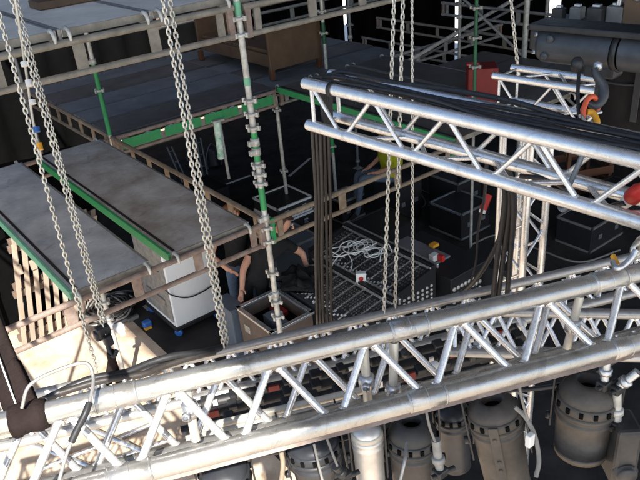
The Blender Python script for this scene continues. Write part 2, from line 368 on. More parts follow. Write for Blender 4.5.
ledger((-.15,7.78,2.36),(2.72,7.78,2.36),'ledger carrying the far ends of the two grey deck panels')
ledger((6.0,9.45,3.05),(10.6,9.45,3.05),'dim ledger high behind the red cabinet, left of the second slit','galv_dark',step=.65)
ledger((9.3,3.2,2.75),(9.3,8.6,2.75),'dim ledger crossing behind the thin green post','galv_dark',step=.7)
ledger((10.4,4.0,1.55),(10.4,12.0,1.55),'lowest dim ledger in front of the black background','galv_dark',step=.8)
b=MB()
for k in range(4): b.box((3.12+k*.56,7.705,2.285),(.50,.012,.12))
one('toe_board','green toe board between the chords of the rear deck ledger','toe board',b,M['green'])
b=MB(); b.tube((6.842,7.66,2.129),(10.0,7.66,2.75),.03,12)
one('diagonal_brace','long grey brace tube slanting up behind the three centre chains','brace',b,M['galv'])
b=MB(); b.tube((10.2,11.6,.6),(10.3,6.6,3.2),.024,12)
one('diagonal_brace','dim brace tube crossing the black background near the first slit','brace',b,M['galv_dark'])
b=MB(); b.tube((9.2,8.4,3.1),(9.35,5.2,1.0),.024,12)
one('diagonal_brace','dim brace tube falling to the right near the second slit','brace',b,M['galv_dark'])

def deck(c,size,along,label,m='deck',edge=(None,None),hooks=True,t=.05,rail=None):
    # c: centre of top surface; along: 0 panel runs in X, 1 in Y
    c=V(c); L,W=size
    X=V((1,0,0)) if along==0 else V((0,1,0)); Yv=V((-X.y,X.x,0)); Zv=V((0,0,1))
    o=thing('deck_panel',label,'deck panel',c-V((0,0,t)),GDECK)
    b=MB(); b.box(c-Zv*(t/2),(L,W-.05,t-.002),(X,Yv,Zv)); b.build('board',M[m],o)
    for k,sgn in enumerate((1,-1)):
        mm=edge[k] or ('rail_dark' if not hooks else 'alu_dull')
        b=MB(); b.box(c+Yv*(sgn*(W/2-.0125))-Zv*(t/2+.012),(L,.025,t+.03),(X,Yv,Zv),bev=.004)
        b.build('side_rail',M[mm],o)
    for k,sgn in enumerate((1,-1)):
        if edge[k] and hooks:
            b=MB(); b.box(c+Yv*(sgn*(W/2-.062))+Zv*.003,(L-.04,.022,.006),(X,Yv,Zv)); b.build('rubber_strip',M['black'],o)
    for sgn in (1,-1):
        b=MB(); b.box(c+X*(sgn*(L/2+.006))-Zv*(t/2),(.012,W-.06,t),(X,Yv,Zv)); b.build('end_strip',M['ledger_grey'],o)
    if hooks:
        for sgn in (1,-1):
            for q in (1,-1):
                p=c+X*(sgn*(L/2))+Yv*(q*(W/2-.045))
                b=MB(); b.path([p-Zv*.01,p+X*(sgn*.035)+Zv*.012,p+X*(sgn*.075)-Zv*.002,p+X*(sgn*.09)-Zv*.04,p+X*(sgn*.085)-Zv*.065],[.013,.014,.014,.013,.008],8)
                b.build('hook',M['galv'],o)
    return o
ZD=2.42
deck((1.40,6.17,ZD),(3.10,.64),1,'grey deck panel with pale green left edge, above the upright pallets','deck',('green_pale',None))
deck((2.25,6.16,ZD),(3.12,.76),1,'brown stained grey deck panel beside the tan ledger','deck_brown',('green',None))
tints=['deck_dark2','deck_dark','deck_dark','deck_dark2','deck_dark']
lab=['nearest board of the dark rear deck, brown, along the green toe board','second board of the dark rear deck counted from the green toe board','middle board of the dark rear deck','fourth board of the dark rear deck counted from the green toe board','farthest board of the dark rear deck']
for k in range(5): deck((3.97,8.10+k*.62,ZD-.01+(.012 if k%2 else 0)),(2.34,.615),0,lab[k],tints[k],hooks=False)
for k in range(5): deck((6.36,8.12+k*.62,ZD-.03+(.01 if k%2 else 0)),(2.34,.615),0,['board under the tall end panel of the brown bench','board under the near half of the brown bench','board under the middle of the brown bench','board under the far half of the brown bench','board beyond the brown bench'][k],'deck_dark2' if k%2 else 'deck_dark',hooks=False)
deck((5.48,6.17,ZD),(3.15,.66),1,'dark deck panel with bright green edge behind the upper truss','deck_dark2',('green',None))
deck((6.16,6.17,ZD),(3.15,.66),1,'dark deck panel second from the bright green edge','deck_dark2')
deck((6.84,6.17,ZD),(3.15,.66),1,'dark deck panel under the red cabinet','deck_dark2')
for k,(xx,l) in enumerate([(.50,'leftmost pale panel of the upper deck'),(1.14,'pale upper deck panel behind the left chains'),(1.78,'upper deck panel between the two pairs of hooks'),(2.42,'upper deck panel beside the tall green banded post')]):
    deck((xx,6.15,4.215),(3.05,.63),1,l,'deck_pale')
b=MB(); b.box((1.98,5.66,4.245),(.62,.24,.055),bev=.006)
one('timber_plank','short brown plank lying on the upper deck','plank',b,M['wood_dark'])

# ------------------------------------------------------------------ trusses
def truss(name,label,O,D,A,B,s,L,pitch,r=.025,rb=.011,faces='fbtu',m='alu',sleeves=(),ph=0.0,startframe=True,wa=1.0):
    O,D,A,B=V(O),V(D),V(A)*wa,V(B)
    t=thing(name,label,'truss',O)
    corner={'fu':O,'fl':O+B*s,'ru':O+A*s,'rl':O+A*s+B*s}
    for k,p in corner.items():
        b=MB(); b.tube(p,p+D*L,r,20); b.build('chord',M[m],t)
    def zig(p,q,off):
        n=int(L/pitch)
        for i in range(n):
            a0=.03+off*pitch+i*pitch
            for (u0,u1) in ((a0,a0+pitch*.46),(a0+pitch*.54,a0+pitch)):
                if u1>L: continue
                if u0==a0: e0,e1=p+D*u0,q+D*u1
                else: e0,e1=q+D*u0,p+D*u1
                dd=(e1-e0).normalized()
                b=MB(); b.tube(e0+dd*r*.8,e1-dd*r*.8,rb,10,cap=False)
                for (q0,sg) in ((e0,1),(e1,-1)): b.lathe([(rb+.0042,r*.9),(rb+.0036,r*.9+.004),(rb,r*.9+.0085)],q0,dd*sg,10)
                b.build('diagonal_brace',M['alu_weld'],t)
    if 'f' in faces: zig(corner['fu'],corner['fl'],ph)
    if 'b' in faces: zig(corner['ru'],corner['rl'],ph+.5)
    if 't' in faces: zig(corner['fu'],corner['ru'],ph+.25)
    if 'u' in faces: zig(corner['fl'],corner['rl'],ph+.75)
    for e in ((0,) if startframe else ())+(L,):
        for a,c in (('fu','fl'),('ru','rl'),('fu','ru'),('fl','rl')):
            b=MB(); b.tube(corner[a]+D*(e+(.04 if e==0 else -.04)),corner[c]+D*(e+(.04 if e==0 else -.04)),rb,10,cap=False); b.build('end_strut',M['alu_weld'],t)
    for e in sleeves:
        for k,p in corner.items():
            b=MB()
            b.lathe([(r,-.055),(r+.0022,-.053),(r+.0022,.053),(r,.055)],p+D*e,D,20)
            for q in (-.05,0,.05): b.ring(p+D*(e+q),D,r+.0015,.0022,20,6)
            for q in (-.028,.028): b.tube(p+D*(e+q)-B*(r+.007),p+D*(e+q)-B*(r-.004),.006,8)
            b.build('coupling_sleeve',M[m],t)
    return t
DT=V((0.9215,-0.3883,0.0000))
TU=V((0.3082,0.7313,-0.6084)); TV=V((-0.2363,-0.5607,-0.7936))
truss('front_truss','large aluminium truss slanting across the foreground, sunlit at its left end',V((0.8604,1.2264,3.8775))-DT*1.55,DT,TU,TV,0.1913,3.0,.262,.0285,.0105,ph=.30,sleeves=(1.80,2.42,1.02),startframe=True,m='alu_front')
SU=V((0.3144,0.7461,-0.5870)); SV=V((-0.2279,-0.5409,-0.8096))
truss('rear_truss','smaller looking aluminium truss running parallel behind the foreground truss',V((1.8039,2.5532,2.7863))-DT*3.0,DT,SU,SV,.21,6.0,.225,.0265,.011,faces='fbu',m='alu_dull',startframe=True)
QO=V((1.9460,1.9864,3.1462))+V((0.6783,-0.7348,0.0000))*.16+V((0,0,-.035)); QD=V((0.6783,-0.7348,0.0000)); QU=V((0.6112,0.5641,-0.5552)); QV=V((-0.4080,-0.3766,-0.8317))
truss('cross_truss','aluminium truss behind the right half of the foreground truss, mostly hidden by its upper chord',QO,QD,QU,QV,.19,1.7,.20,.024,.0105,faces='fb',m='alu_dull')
DU=-V((-0.0593,0.9982,0.0000)); NU=V((-DU.y,DU.x,0)); NU=NU if NU.x>0 else -NU
UP=V((1.7717,2.4387,4.1701))
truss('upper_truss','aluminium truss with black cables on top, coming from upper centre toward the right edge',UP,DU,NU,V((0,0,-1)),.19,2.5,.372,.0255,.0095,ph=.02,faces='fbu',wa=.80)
DV=V((.11,-.994,0)).normalized(); NV=V((.994,.11,0)).normalized()
truss('short_truss','short high truss ending above the tower truss, behind the orange shackle',(3.325,2.66,3.81),DV,NV,V((0,0,-1)),.205,2.6,.36,.022,.008,faces='fbtu')
tw=truss('tower_truss','upright aluminium tower truss standing behind the upper truss',(3.30,2.35,.02),V((0,0,1)),V((1,0,0)),V((0,1,0)),.20,3.58,.36,.024,.0095)
b=MB(); b.box((3.40,2.45,.01),(.5,.5,.02)); b.build('base_plate',M['alu_dull'],tw)

# vertical drop pipes with couplers clamped to the front truss
def drop_pipe(pt,pb,label,rc=.5,mm='ledger_tan'):
    pt,pb=V(pt),V(pb)
    t=thing('drop_pipe',label,'pipe',pb,'pipes clamped to the foreground truss')
    b=MB(); b.tube(pt,pb,.0125,12); b.build('pipe',M['pale_pipe'],t)
    c=pt.lerp(pb,rc); d=(pb-pt).normalized()
    b=MB(); b.lathe([(.013,-.02),(.021,-.02),(.023,0),(.021,.02),(.013,.02)],c,d,12); o=d.orthogonal().normalized(); b.tube(c+o*.015,c+o*.042,.008,8); b.lathe([(.004,0),(.012,0),(.012,.012),(.004,.012)],c+o*.03,o,6)
    b.build('coupler',M['steel'],t)
drop_pipe((0.9780,1.1866,3.8406),(0.9589,1.1610,3.6746),'pale pipe with a coupler left of the sleeve joint of the foreground truss',.62)
drop_pipe((1.0463,1.1404,3.8460),(1.0210,1.1250,3.6886),'plain pale pipe at the sleeve joint of the foreground truss',.93)
drop_pipe((0.5345,1.3756,3.8504),(0.5229,1.3583,3.6838),'sunlit pipe with a coupler under the left half of the foreground truss',.42)
drop_pipe((1.5851,0.9270,3.8408),(1.5548,0.9324,3.6669),'pale slanting pipe with a coupler near the right sleeve joint',.55)

# ------------------------------------------------------------------ chains
def chain(p0,p1,r,pitch,label,sag=0.0,hook=False,group='lifting chains'):
    p0,p1=V(p0),V(p1); L=(p1-p0).length; n=int(L/pitch)
    d=(p1-p0).normalized(); a=d.orthogonal().normalized(); c=d.cross(a)
    b=MB(); hl=pitch*.66; hw=r*1.75; side=V((.7,-.7,0))
    for i in range(n):
        t=(i+.5)/n; o=p0.lerp(p1,t)+side*(sag*math.sin(math.pi*t)); ang=(i%2)*math.pi/2+.5+.12*math.sin(i*.9)
        e=a*math.cos(ang)+c*math.sin(ang); pts=[]
        for k in range(10):
            th=TAU*k/10; xx=math.cos(th)*hw; yy=math.sin(th)
            yy=(hl-hw)*(1 if yy>.2 else -1 if yy<-.2 else 0)+math.sin(th)*hw
            pts.append(o+e*xx+d*yy)
        b.path(pts,r,5,closed=True)
    return one('lifting_chain',label,'chain',b,M['chain'],group)
def vert(base,top): return V(base),V(top)
def up(p,q,z):  # extend the line p->q upward past q until height z
    p,q=V(p),V(q); k=(z-p.z)/(q.z-p.z); return p+(q-p)*k
CT=10.85
pA,pB=V((0.7086,2.9398,2.8863)),V((0.8122,3.2619,4.5717)); chain(pA,up(pA,pB,CT),.0044,.0225,'leftmost chain of the three above the black hook')
pA,pB=V((0.8148,3.0044,3.0164)),V((0.8937,3.3159,4.5946)); chain(pA,up(pA,pB,CT),.0044,.0225,'middle chain of the three above the black hook')
pA,pB=V((0.8521,3.0768,2.9972)),V((0.9346,3.3900,4.5821)); chain(pA,up(pA,pB,CT),.0030,.015,'thin right chain of the three above the black hook')
pA,pB=V((1.3131,2.7401,2.8255)),V((1.4621,3.0368,4.5225)); chain(pA,up(pA,pB,CT),.0048,.0235,'left chain of the pair crossing the right grey deck panel')
pA,pB=V((1.3549,2.7753,2.7975)),V((1.5102,3.0652,4.5123)); chain(pA,up(pA,pB,CT),.0048,.0235,'right chain of the pair crossing the right grey deck panel')
pA,pB=V((2.1365,2.4014,2.7956)),V((2.4675,2.5965,4.3907)); chain(pA,up(pA,pB,CT),.0044,.025,'left chain of the centre three passing behind the upper truss')
pA,pB=V((2.2068,2.3868,2.8085)),V((2.5165,2.5843,4.3836)); chain(pA,up(pA,pB,CT),.0044,.025,'middle chain of the centre three passing behind the upper truss')
pA,pB=V((2.3120,2.3513,2.8283)),V((2.5658,2.5717,4.3764)); chain(pA,up(pA,pB,CT),.0030,.0165,'thin right chain of the centre three passing behind the upper truss')
pA,pB=V((4.3503,3.2393,3.4475)),V((4.3445,3.3429,4.0228)); chain(pA,up(pA,pB,CT),.006,.03,'chain running up from the left end of the short truss')
# control cord beside the left chains with yellow and blue bits
t=thing('pendant_cord','pale cord with yellow and blue tape tied to the left chains','cord',(0.8231,3.2901,3.8830))
b=MB(); b.path(bez([(0.8231,3.2901,3.8830),(0.8430,3.3266,4.0664),(0.8711,3.3170,4.2953),(0.8840,3.2847,4.4729),(0.9024,3.2665,4.6780)]),.006,6); b.build('cord',M['pale_pipe'],t)
for (p,q,mm) in (((0.8573,3.2720,4.2331),(0.8614,3.2849,4.2573),'white_pl'),((0.8556,3.2992,4.1450),(0.8584,3.3080,4.1615),'white_pl'),((0.8221,3.2711,3.9382),(0.8281,3.2861,3.9674),'yellow'),((0.8251,3.2462,4.0311),(0.8295,3.2565,4.0515),'blue'),((0.8601,3.2729,4.3224),(0.8628,3.2814,4.3384),'white_pl')):
    b=MB(); b.tube(p,q,.016,10); b.build('tape',M[mm],t)
# hook and sling at the foot of the left chains
t=thing('chain_hook','black hook with a chain collector at the foot of the left chains','hook',(0.8069,2.9836,2.9761))
h0=V((0.8118,3.0219,3.0396)); h1=V((0.8024,2.9660,2.9445))
b=MB(); b.box(h0,(.07,.05,.06),bev=.012); b.box(V((0.7893,3.0278,3.0236)),(.05,.05,.05),bev=.012); b.box(V((0.8156,2.9917,2.9980)),(.045,.045,.06),bev=.012); b.build('block',M['blackmetal'],t)
b=MB(); b.path(bez([h0,V((0.8065,2.9900,2.9852)),V((0.8024,2.9660,2.9445)),V((0.8110,2.9471,2.9253)),V((0.8332,2.9475,2.9505))]),[.012]*30+[.011]*11,8); b.build('hook_body',M['blackmetal'],t)
b=MB(); b.box(V((0.8895,3.0111,3.0240)),(.05,.05,.04),bev=.012); b.box(V((0.8925,2.9935,3.0005)),(.03,.03,.03),bev=.008); b.build('collector',M['white_pl'],t)
b=MB()
for e in ((0.7640,3.0203,2.7295),(0.8228,3.0230,2.7135)): b.path(bez([V((0.8063,2.9629,2.9441)),V((0.8076,2.9889,2.8787)),V(e)]),.021,8)
one('round_sling','black round sling in an inverted V under the left hook','sling',b,M['darkstrap'])

# dark fabric sleeve strapped round the left end of the front truss
t=thing('fabric_sleeve','dark brown fabric sleeve wrapped round the left end of the foreground truss','strap',(0.1749,1.5313,3.8597))
b=MB(); c0=V((0.2108,1.8977,3.9658)); c1=V((0.1911,1.7043,3.9058)); c2=V((0.1793,1.5713,3.8826)); c3=V((0.1745,1.5020,3.8572))
def band(pts,wid,thk,nn,bm):
    pts=[V(p) for p in pts]; vs=[];
    for i,p in enumerate(pts):
        d=(pts[min(i+1,len(pts)-1)]-pts[max(i-1,0)]).normalized(); sd=d.cross(V(nn)).normalized(); nrm=sd.cross(d).normalized()
        wv=wid[i] if isinstance(wid,(list,tuple)) else wid
        for k in range(9):
            a=-1+k/4; fold=.006*math.sin(k*2.3+i*.4)
            vs.append(p+sd*(wv/2*a)+nrm*(thk+fold))
        for k in range(9):
            a=1-k/4; vs.append(p+sd*(wv/2*a)-nrm*(thk))
    n=18; fs=[]
    for i in range(len(pts)-1):
        fs+=[(i*n+j,i*n+(j+1)%n,(i+1)*n+(j+1)%n,(i+1)*n+j) for j in range(n)]
    bm.add(vs,fs,0,True); bm.add(vs[:n],[list(range(n))]); bm.add(vs[-n:],[list(range(n))[::-1]])
ct=up(c1,c0,10.8); pp=bez([ct,c0.lerp(ct,.15),c0,c1,c2,c3],6); band(pp,[.07+.018*i/len(pp) for i in range(len(pp))],.010,(.45,.75,-.45),b); b.build('sleeve_tail',M['darkstrap'],t)
b=MB(); a0=V((0.1823,1.5580,3.8552))
b.lathe([(.030,-.045),(.036,-.044),(.040,-.02),(.037,0),(.041,.02),(.036,.040),(.030,.042)],V((0.8604,1.2264,3.8775))+DT*(-.735),DT,20); b.build('wrap',M['darkstrap'],t)
b=MB(); b.path(bez([V((0.1902,1.7437,3.9433)),V((0.1753,1.6135,3.9102)),V((0.1653,1.5196,3.8737))]),.0022,6); b.build('piping',M['white_pl'],t)

# ------------------------------------------------------------------ cables
GC='cables of the rig'
def cable(pts,r,label,m='rubber',n=9,group=GC,tape=None):
    b=MB(); b.path(bez(pts,n),r,8)
    if tape:
        q=bez(pts,n); i0,i1=tape
        k0,k1=int(i0*len(q)),int(i1*len(q)); b.path(q[k0:k1],r*1.9,8,1)
    return one('cable',label,'cable',b,[M[m],M['black']],group)
xl=[3.08,3.71,4.34,4.95,5.52,6.14,6.76,7.38]  # panels added above the view to darken the bays below
for k,xx in enumerate(xl):
    deck((xx,6.15,4.20),(3.05,.62),1,'added unseen upper level shading panel number %d counted right from the tall green banded post'%(k+1),'deck_dark',hooks=False)
labs=['black cable on top of the upper truss, nearest the front chord','second black cable on the upper truss','third black cable on the upper truss','fourth black cable on the upper truss','black cable on the upper truss next to its rear chord','thick black cable arching over the rear chord of the upper truss']
for i in range(6):
    off=.024+.020*i; pts=[]
    for k in range(9):
        u_=.10+k*.29; p=UP+DU*u_+NU*(off+.014*math.sin(k*1.3+i*1.1))+V((0,0,.018+.006*((i+k)%3)+.006*math.sin(k*.9+i)))
        if i==5: p+=V((0,0,.010))+NU*.025*math.sin(k*.8)
        pts.append(p)
    # drop end
    px=[(317,128),(319,128),(321,128),(323,127),(325,127),(327,126)][i]
    e1=UP+DU*.05+NU*(.045+.012*i)+V((0,0,-.03)); e2=UP+DU*.05+NU*(.045+.008*i)+V((0,0,-.24))
    pts=[e2]+[e1]+pts
    cable(pts[::-1],.0085 if i<5 else .011,labs[i])
hang=[((312,125),(316,200),(316,262),(318,330)),((316,126),(319,200),(319,260),(321,332)),((319,126),(322,200),(322,265),(323,330)),((323,124),(325,190),(326,262),(327,331)),((327,124),(328,190),(329,255),(330,329))]
hl=['leftmost of the five brown black cables hanging from the left end of the upper truss','second from left of the five cables hanging from the upper truss end','middle one of the five cables hanging from the upper truss end','second from right of the five cables hanging from the upper truss end','rightmost of the five cables hanging from the upper truss end']
HP=[[(1.7738,2.4192,3.9730),(1.8180,2.5004,3.5713),(1.8890,2.6497,3.1325),(1.9587,2.7938,2.5781),(2.1451,3.0460,2.2100)],[(1.7862,2.4066,3.9676),(1.8293,2.4914,3.5702),(1.9053,2.6432,3.1406),(1.9685,2.7789,2.5663),(2.1559,3.0295,2.1969)],[(1.8001,2.3955,3.9662),(1.8407,2.4823,3.5690),(1.9084,2.6245,3.1158),(1.9865,2.7717,2.5753),(2.1759,3.0215,2.2068)],[(1.8172,2.3873,3.9726),(1.8728,2.4861,3.6101),(1.9349,2.6131,3.1277),(2.0029,2.7551,2.5682),(2.1941,3.0031,2.1990)],[(1.8312,2.3762,3.9712),(1.8880,2.4740,3.6085),(1.9648,2.6120,3.1589),(2.0255,2.7442,2.5767),(2.2192,2.9910,2.2084)]]
for i in range(5): cable(HP[i],[.0085,.0075,.009,.007,.008][i],hl[i],'rubber_grey')
KP=[[(2.0663,1.6071,3.9361),(2.3103,1.7602,3.6300),(2.5429,1.9692,3.1413),(2.6820,2.0924,2.7804)],[(2.0740,1.5986,3.9317),(2.3276,1.7465,3.6283),(2.5670,1.9501,3.1388),(2.7196,2.0874,2.7718)],[(2.0848,1.5877,3.9271),(2.3336,1.7283,3.6074),(2.5951,1.9277,3.1359),(2.7752,2.0681,2.7614)],[(2.0652,1.6248,3.9192),(2.3964,1.8216,3.6056),(2.7307,2.1072,3.1326),(2.9327,2.4553,2.6084),(2.8515,2.6504,2.3896)],[(2.0865,1.6866,3.9090),(2.5987,2.1111,3.4178),(3.0809,2.5423,2.9035),(3.4099,2.8235,2.4180),(3.5846,3.0204,2.0593)]]
kl=['black cable hanging left beside the tower truss','black cable hanging close beside the tower truss','black cable hanging in front of the tower truss','long black cable curving away left from the tower truss','thin black cable with a red plug hanging left of the tower truss']
for i in range(5): cable(KP[i],.014 if i<4 else .008,kl[i],'rubber')
cable([(0.1714,1.4931,3.9252),(0.2040,1.4900,3.9778),(0.2727,1.4871,3.9855),(0.3331,1.4696,3.9830),(0.3380,1.4481,3.9559),(0.3160,1.4108,3.9389),(0.2830,1.3789,3.9179),(0.2468,1.3698,3.8854),(0.2078,1.3577,3.8453),(0.1670,1.3300,3.8008)],.0044,'grey cable looping up over the sunlit end of the foreground truss, taped black below','alu_dull',tape=(.62,.84))
cable([(0.4168,2.9247,2.8814),(0.6410,2.8692,2.9171),(0.8054,2.8193,2.8955),(0.9338,2.8078,2.8922),(1.0579,2.7814,2.8828),(1.2131,2.7627,2.8345),(1.3316,2.7668,2.8014)],.019,'thick black hose lying on the left half of the rear truss')
cable([(0.5052,2.8799,2.9111),(0.6842,2.8319,2.9083),(0.8591,2.7707,2.8810),(0.9924,2.7725,2.8609),(1.1260,2.7621,2.8437),(1.2603,2.7457,2.8184)],.017,'thin grey hose lying beside the black one on the rear truss','rubber_grey')
for k,(px,py,sc,l) in enumerate([(348,258,1.0,'large loop of white cable on the second console'),(357,252,.8,'middle loop of white cable on the second console'),(366,250,.7,'small loop of white cable on the second console'),(372,257,.6,'white cable loop hanging beside the red switch box')]):
    c=V([(4.3394,5.4473,1.0600),(4.4563,5.4247,1.0600),(4.5702,5.3979,1.0500),(4.5510,5.2408,1.0400)][k]); pts=[]
    for q in range(15+k*4):
        a=q*.72+k; rr=(.17+.05*math.sin(q*1.7+k))*sc
        pts.append(c+V((math.cos(a)*rr,math.sin(a)*rr*.8,.03+.06*abs(math.sin(q*.9+k))*sc)))
    cable(pts,.0065,l,'white_pl',6,'white cables on the second console')
cable([(3.9759,5.3350,1.0000),(4.1267,5.4413,1.0600),(4.3168,5.4697,1.1000),(4.2779,5.3071,1.0500),(4.1649,5.2166,0.9800)],.006,'white cable trailing over the bar between the consoles','white_pl',8,'white cables on the second console')
cable([(4.5514,5.1435,1.0000),(4.6134,5.1701,1.1200),(4.7195,5.1825,1.1500),(4.7068,5.1070,1.0800)],.006,'single upright white cable loop beside the centre chains','white_pl',8,'white cables on the second console')

# ------------------------------------------------------------------ hoist, hook, shackle
HD=V((0.0565,-0.4491,0.0000)).normalized()
HS=V((-HD.y,HD.x,0)); HS = HS if HS.y>0 else -HS
HL=V((2.3754,1.6744,4.3152))
t=thing('chain_hoist','big grey motor hoist hanging at the upper right corner','hoist',HL)
prof=[(0,0),(.045,0),(.062,.008),(.068,.022),(.069,.05),(.069,.30)]
b=MB(); b.lathe(prof,HL,HD,26); b.build('gear_housing',M['hoist'],t)
b=MB(); b.lathe([(.069,.305),(.074,.305),(.074,.325),(.069,.325)],HL,HD,26); b.build('joint_flange',M['blackmetal'],t)
b=MB(); b.lathe([(.067,.33),(.067,.62),(.062,.68),(.05,.70),(0,.70)],HL,HD,26); b.build('motor_housing',M['hoist'],t)
for k in range(4):
    a=k*TAU/4+.6; b=MB(); b.lathe([(0,-.012),(.010,-.012),(.010,.002)],HL+HS*(.047*math.cos(a))+V((0,0,.047*math.sin(a))),HD,6); b.build('bolt',M['steel'],t)
for k,(oz,od) in enumerate(((.035,.07),(-.03,.05))):
    b=MB(); b.lathe([(0,.012),(.014,.012),(.016,.006),(.016,0)],HL+HD*od-HS*.060+V((0,0,oz)),-HS,12); b.build('side_bolt',M['hoist'],t)
b=MB(); b.box(HL+HD*.33+V((0,0,.074)),(.70,.135,.024),(HD,HS,V((0,0,1))),bev=.008); b.build('top_cover',M['blackmetal'],t)
b=MB(); b.box(HL+HD*.26+V((0,0,-.072)),(.12,.09,.05),(HD,HS,V((0,0,1))),bev=.012); b.build('chain_guide',M['blackmetal'],t)
hb=V((2.2140,1.3611,4.2998))
b=MB(); b.lathe([(0,-.02),(.02,-.015),(.022,.015),(.012,.03),(0,.032)],V((2.1864,1.3873,4.3090)),(0,0,1),14); b.build('limit_bobbin',M['blackmetal'],t)
b=MB(); b.lathe([(0,-.018),(.016,-.012),(.016,.012),(0,.018)],V((2.2620,1.3527,4.2974)),(0,0,1),14); b.build('swivel_eye',M['steel'],t)
# hook
b=MB(); pts=bez([(2.2304,1.3481,4.2981),(2.2288,1.3325,4.2727),(2.2329,1.3081,4.2402),(2.2194,1.2955,4.2064),(2.1933,1.2994,4.1835),(2.1754,1.3158,4.1885),(2.1691,1.3335,4.2084)],8)
rr=[.010+.008*math.sin(math.pi*min(1,i/len(pts)*1.15)) for i in range(len(pts))]; rr[-1]=.005
b.path(pts,rr,10); one('hoist_hook','dark grey hook hanging under the hoist and holding the orange shackle','hook',b,M['hoist'])
# shackle
t=thing('bow_shackle','orange bow shackle hanging in the hoist hook','shackle',(2.1277,1.2912,4.1411))
b=MB(); b.path(bez([(2.1130,1.2990,4.1579),(2.1277,1.3081,4.1880),(2.1583,1.3150,4.2110),(2.1859,1.3097,4.2122),(2.2062,1.3037,4.1830),(2.1936,1.2967,4.1586)],7),.0095,10); b.build('bow',M['orange'],t)
b=MB(); b.tube((2.1073,1.3076,4.1648),(2.2046,1.2880,4.1574),.007,10); b.build('pin',M['steel'],t)
t=thing('wire_sling','steel sling with a yellow end ring between the shackle and the upper truss','sling',(2.0998,1.2599,4.1268))
b=MB(); b.path(bez([(2.1310,1.2971,4.1750),(2.1460,1.2831,4.1703),(2.1370,1.2592,4.1454),(2.1093,1.2503,4.1227),(2.0863,1.2502,4.1184)],7),.011,10); b.build('yellow_ring',M['yellow'],t)
b=MB()
for k in range(5):
    c=V((2.1045,1.2892,4.1551)).lerp(V((2.0831,1.2610,4.1312)),k/4); b.ring(c,(.6,-.5,.4),.017,.005,14,6)
b.build('wire_coils',M['chain'],t)
# rope beside hook
cable([(2.2316,1.4066,4.2818),(2.1712,1.3632,4.2132),(2.1171,1.3161,4.1459),(2.0879,1.2896,4.1162)],.0065,'black control cable hanging beside the hook of the hoist')
# chain bag
b=MB(); bc=V((2.7495,1.5011,4.0403))
n=28; vs=[];fs=[]; hh=[(.15,.122),(.10,.130),(.02,.130),(-.08,.128),(-.16,.124),(-.195,.112),(-.205,.08),(-.205,0.0)]
for (z,r_) in hh:
    for i in range(n):
        a=TAU*i/n; q=r_*(1+.05*math.sin(7*a+z*6)+.03*math.sin(13*a+z*15)); vs.append(bc+HD*(q*math.cos(a)*.98)+HS*(q*math.sin(a)*.8)+V((0,0,z)))
for k in range(len(hh)-1): fs+=[(k*n+i,k*n+(i+1)%n,(k+1)*n+(i+1)%n,(k+1)*n+i) for i in range(n)]
b.add(vs,fs,0,True)
t=thing('chain_bag','black canvas chain bag hanging below the hoist','bag',bc-V((0,0,.26)))
b.build('bag_body',M['bag'],t)
b=MB(); b.path([bc+HD*(.133*math.cos(TAU*i/24)*.98)+HS*(.133*math.sin(TAU*i/24)*.8)+V((0,0,.08)) for i in range(24)],.006,6,closed=True); b.build('rim_band',M['black'],t)
for sgn in (-1,1):
    b=MB(); b.box(bc+HD*(sgn*.08)-HS*.100+V((0,0,.05)),(.025,.006,.24),(HD,HS,V((0,0,1)))); b.build('strap',M['black'],t)
# row of connector boxes on a dark case above / behind the hoist
cs=V((3.1208,1.8482,4.2323))
t=thing('black_flight_case','black flight case top behind the hoist carrying small boxes','case',cs-V((0,0,.12)))
b=MB(); b.box(cs-V((0,0,.07)),(.62,.30,.10),(HD,HS,V((0,0,1))),bev=.01); b.build('case_body',M['black'],t)
b=MB(); b.box(cs-V((0,0,.012)),(.64,.32,.02),(HD,HS,V((0,0,1))),bev=.004); b.build('lid',M['blackmetal'],t)
for k,(px_,l,mm,sz) in enumerate([(0,'small grey steel box at the left end of the dark case','par_grey',.055),(1,'second small grey box from the left on the dark case','grey',.06),(2,'grey box with a silver clip in the middle of the dark case','par_grey',.075),(3,'tall grey box right of the silver clip on the dark case','grey',.08),(4,'brown cardboard box on the dark case behind the hoist','cardboard',.12),(5,'bluish box at the right end of the dark case','blue_steel',.07)]):
    c=cs+HD*([-.25,-.17,-.05,.03,.13,.27][k])+HS*([.02,.05,.0,.04,.06,.02][k])
    tt=thing('connector_box',l,'box',c,'boxes on the dark case behind the hoist')
    b=MB(); b.box(c+V((0,0,sz*.5)),(sz,sz*.9,sz),(HD,HS,V((0,0,1))),bev=.006); b.build('housing',M[mm],tt)
    b=MB(); b.box(c+V((0,0,sz+.006)),(sz*.5,sz*.4,.012),(HD,HS,V((0,0,1))),bev=.003); b.build('latch',M['steel'],tt)
b=MB(); b.box(cs+HD*.08-HS*.12+V((0,0,.006)),(.12,.08,.008),(HD,HS,V((0,0,1)))); one('red_card','flat red card lying on the dark case behind the hoist','card',b,M['red'])
b=MB(); b.box(cs-HD*.16-HS*.13+V((0,0,.006)),(.14,.10,.006),(HD,HS,V((0,0,1)))); one('grey_sheet','pale grey sheet lying on the dark case behind the hoist','sheet',b,M['grey'])
b=MB(); b.path(bez([cs+HD*.05+V((0,0,.09)),cs+HD*.06+V((0,0,.16)),cs+HD*.10+V((0,0,.17)),cs+HD*.13+V((0,0,.12)),cs+HD*.18+V((0,0,.15)),cs+HD*.2+V((0,0,.11))]),.012,8); one('plastic_wrap','crumpled clear looking wrap on top of the boxes behind the hoist','wrap',b,M['steel'])
b=MB(); b.ring(UP+DU*.17,DU,.027,.006,20,8); b.ring(UP+DU*.18,DU,.028,.006,20,8)
one('cable_tie','black tie strapped round the left end of the upper truss chord','strap',b,M['black'])
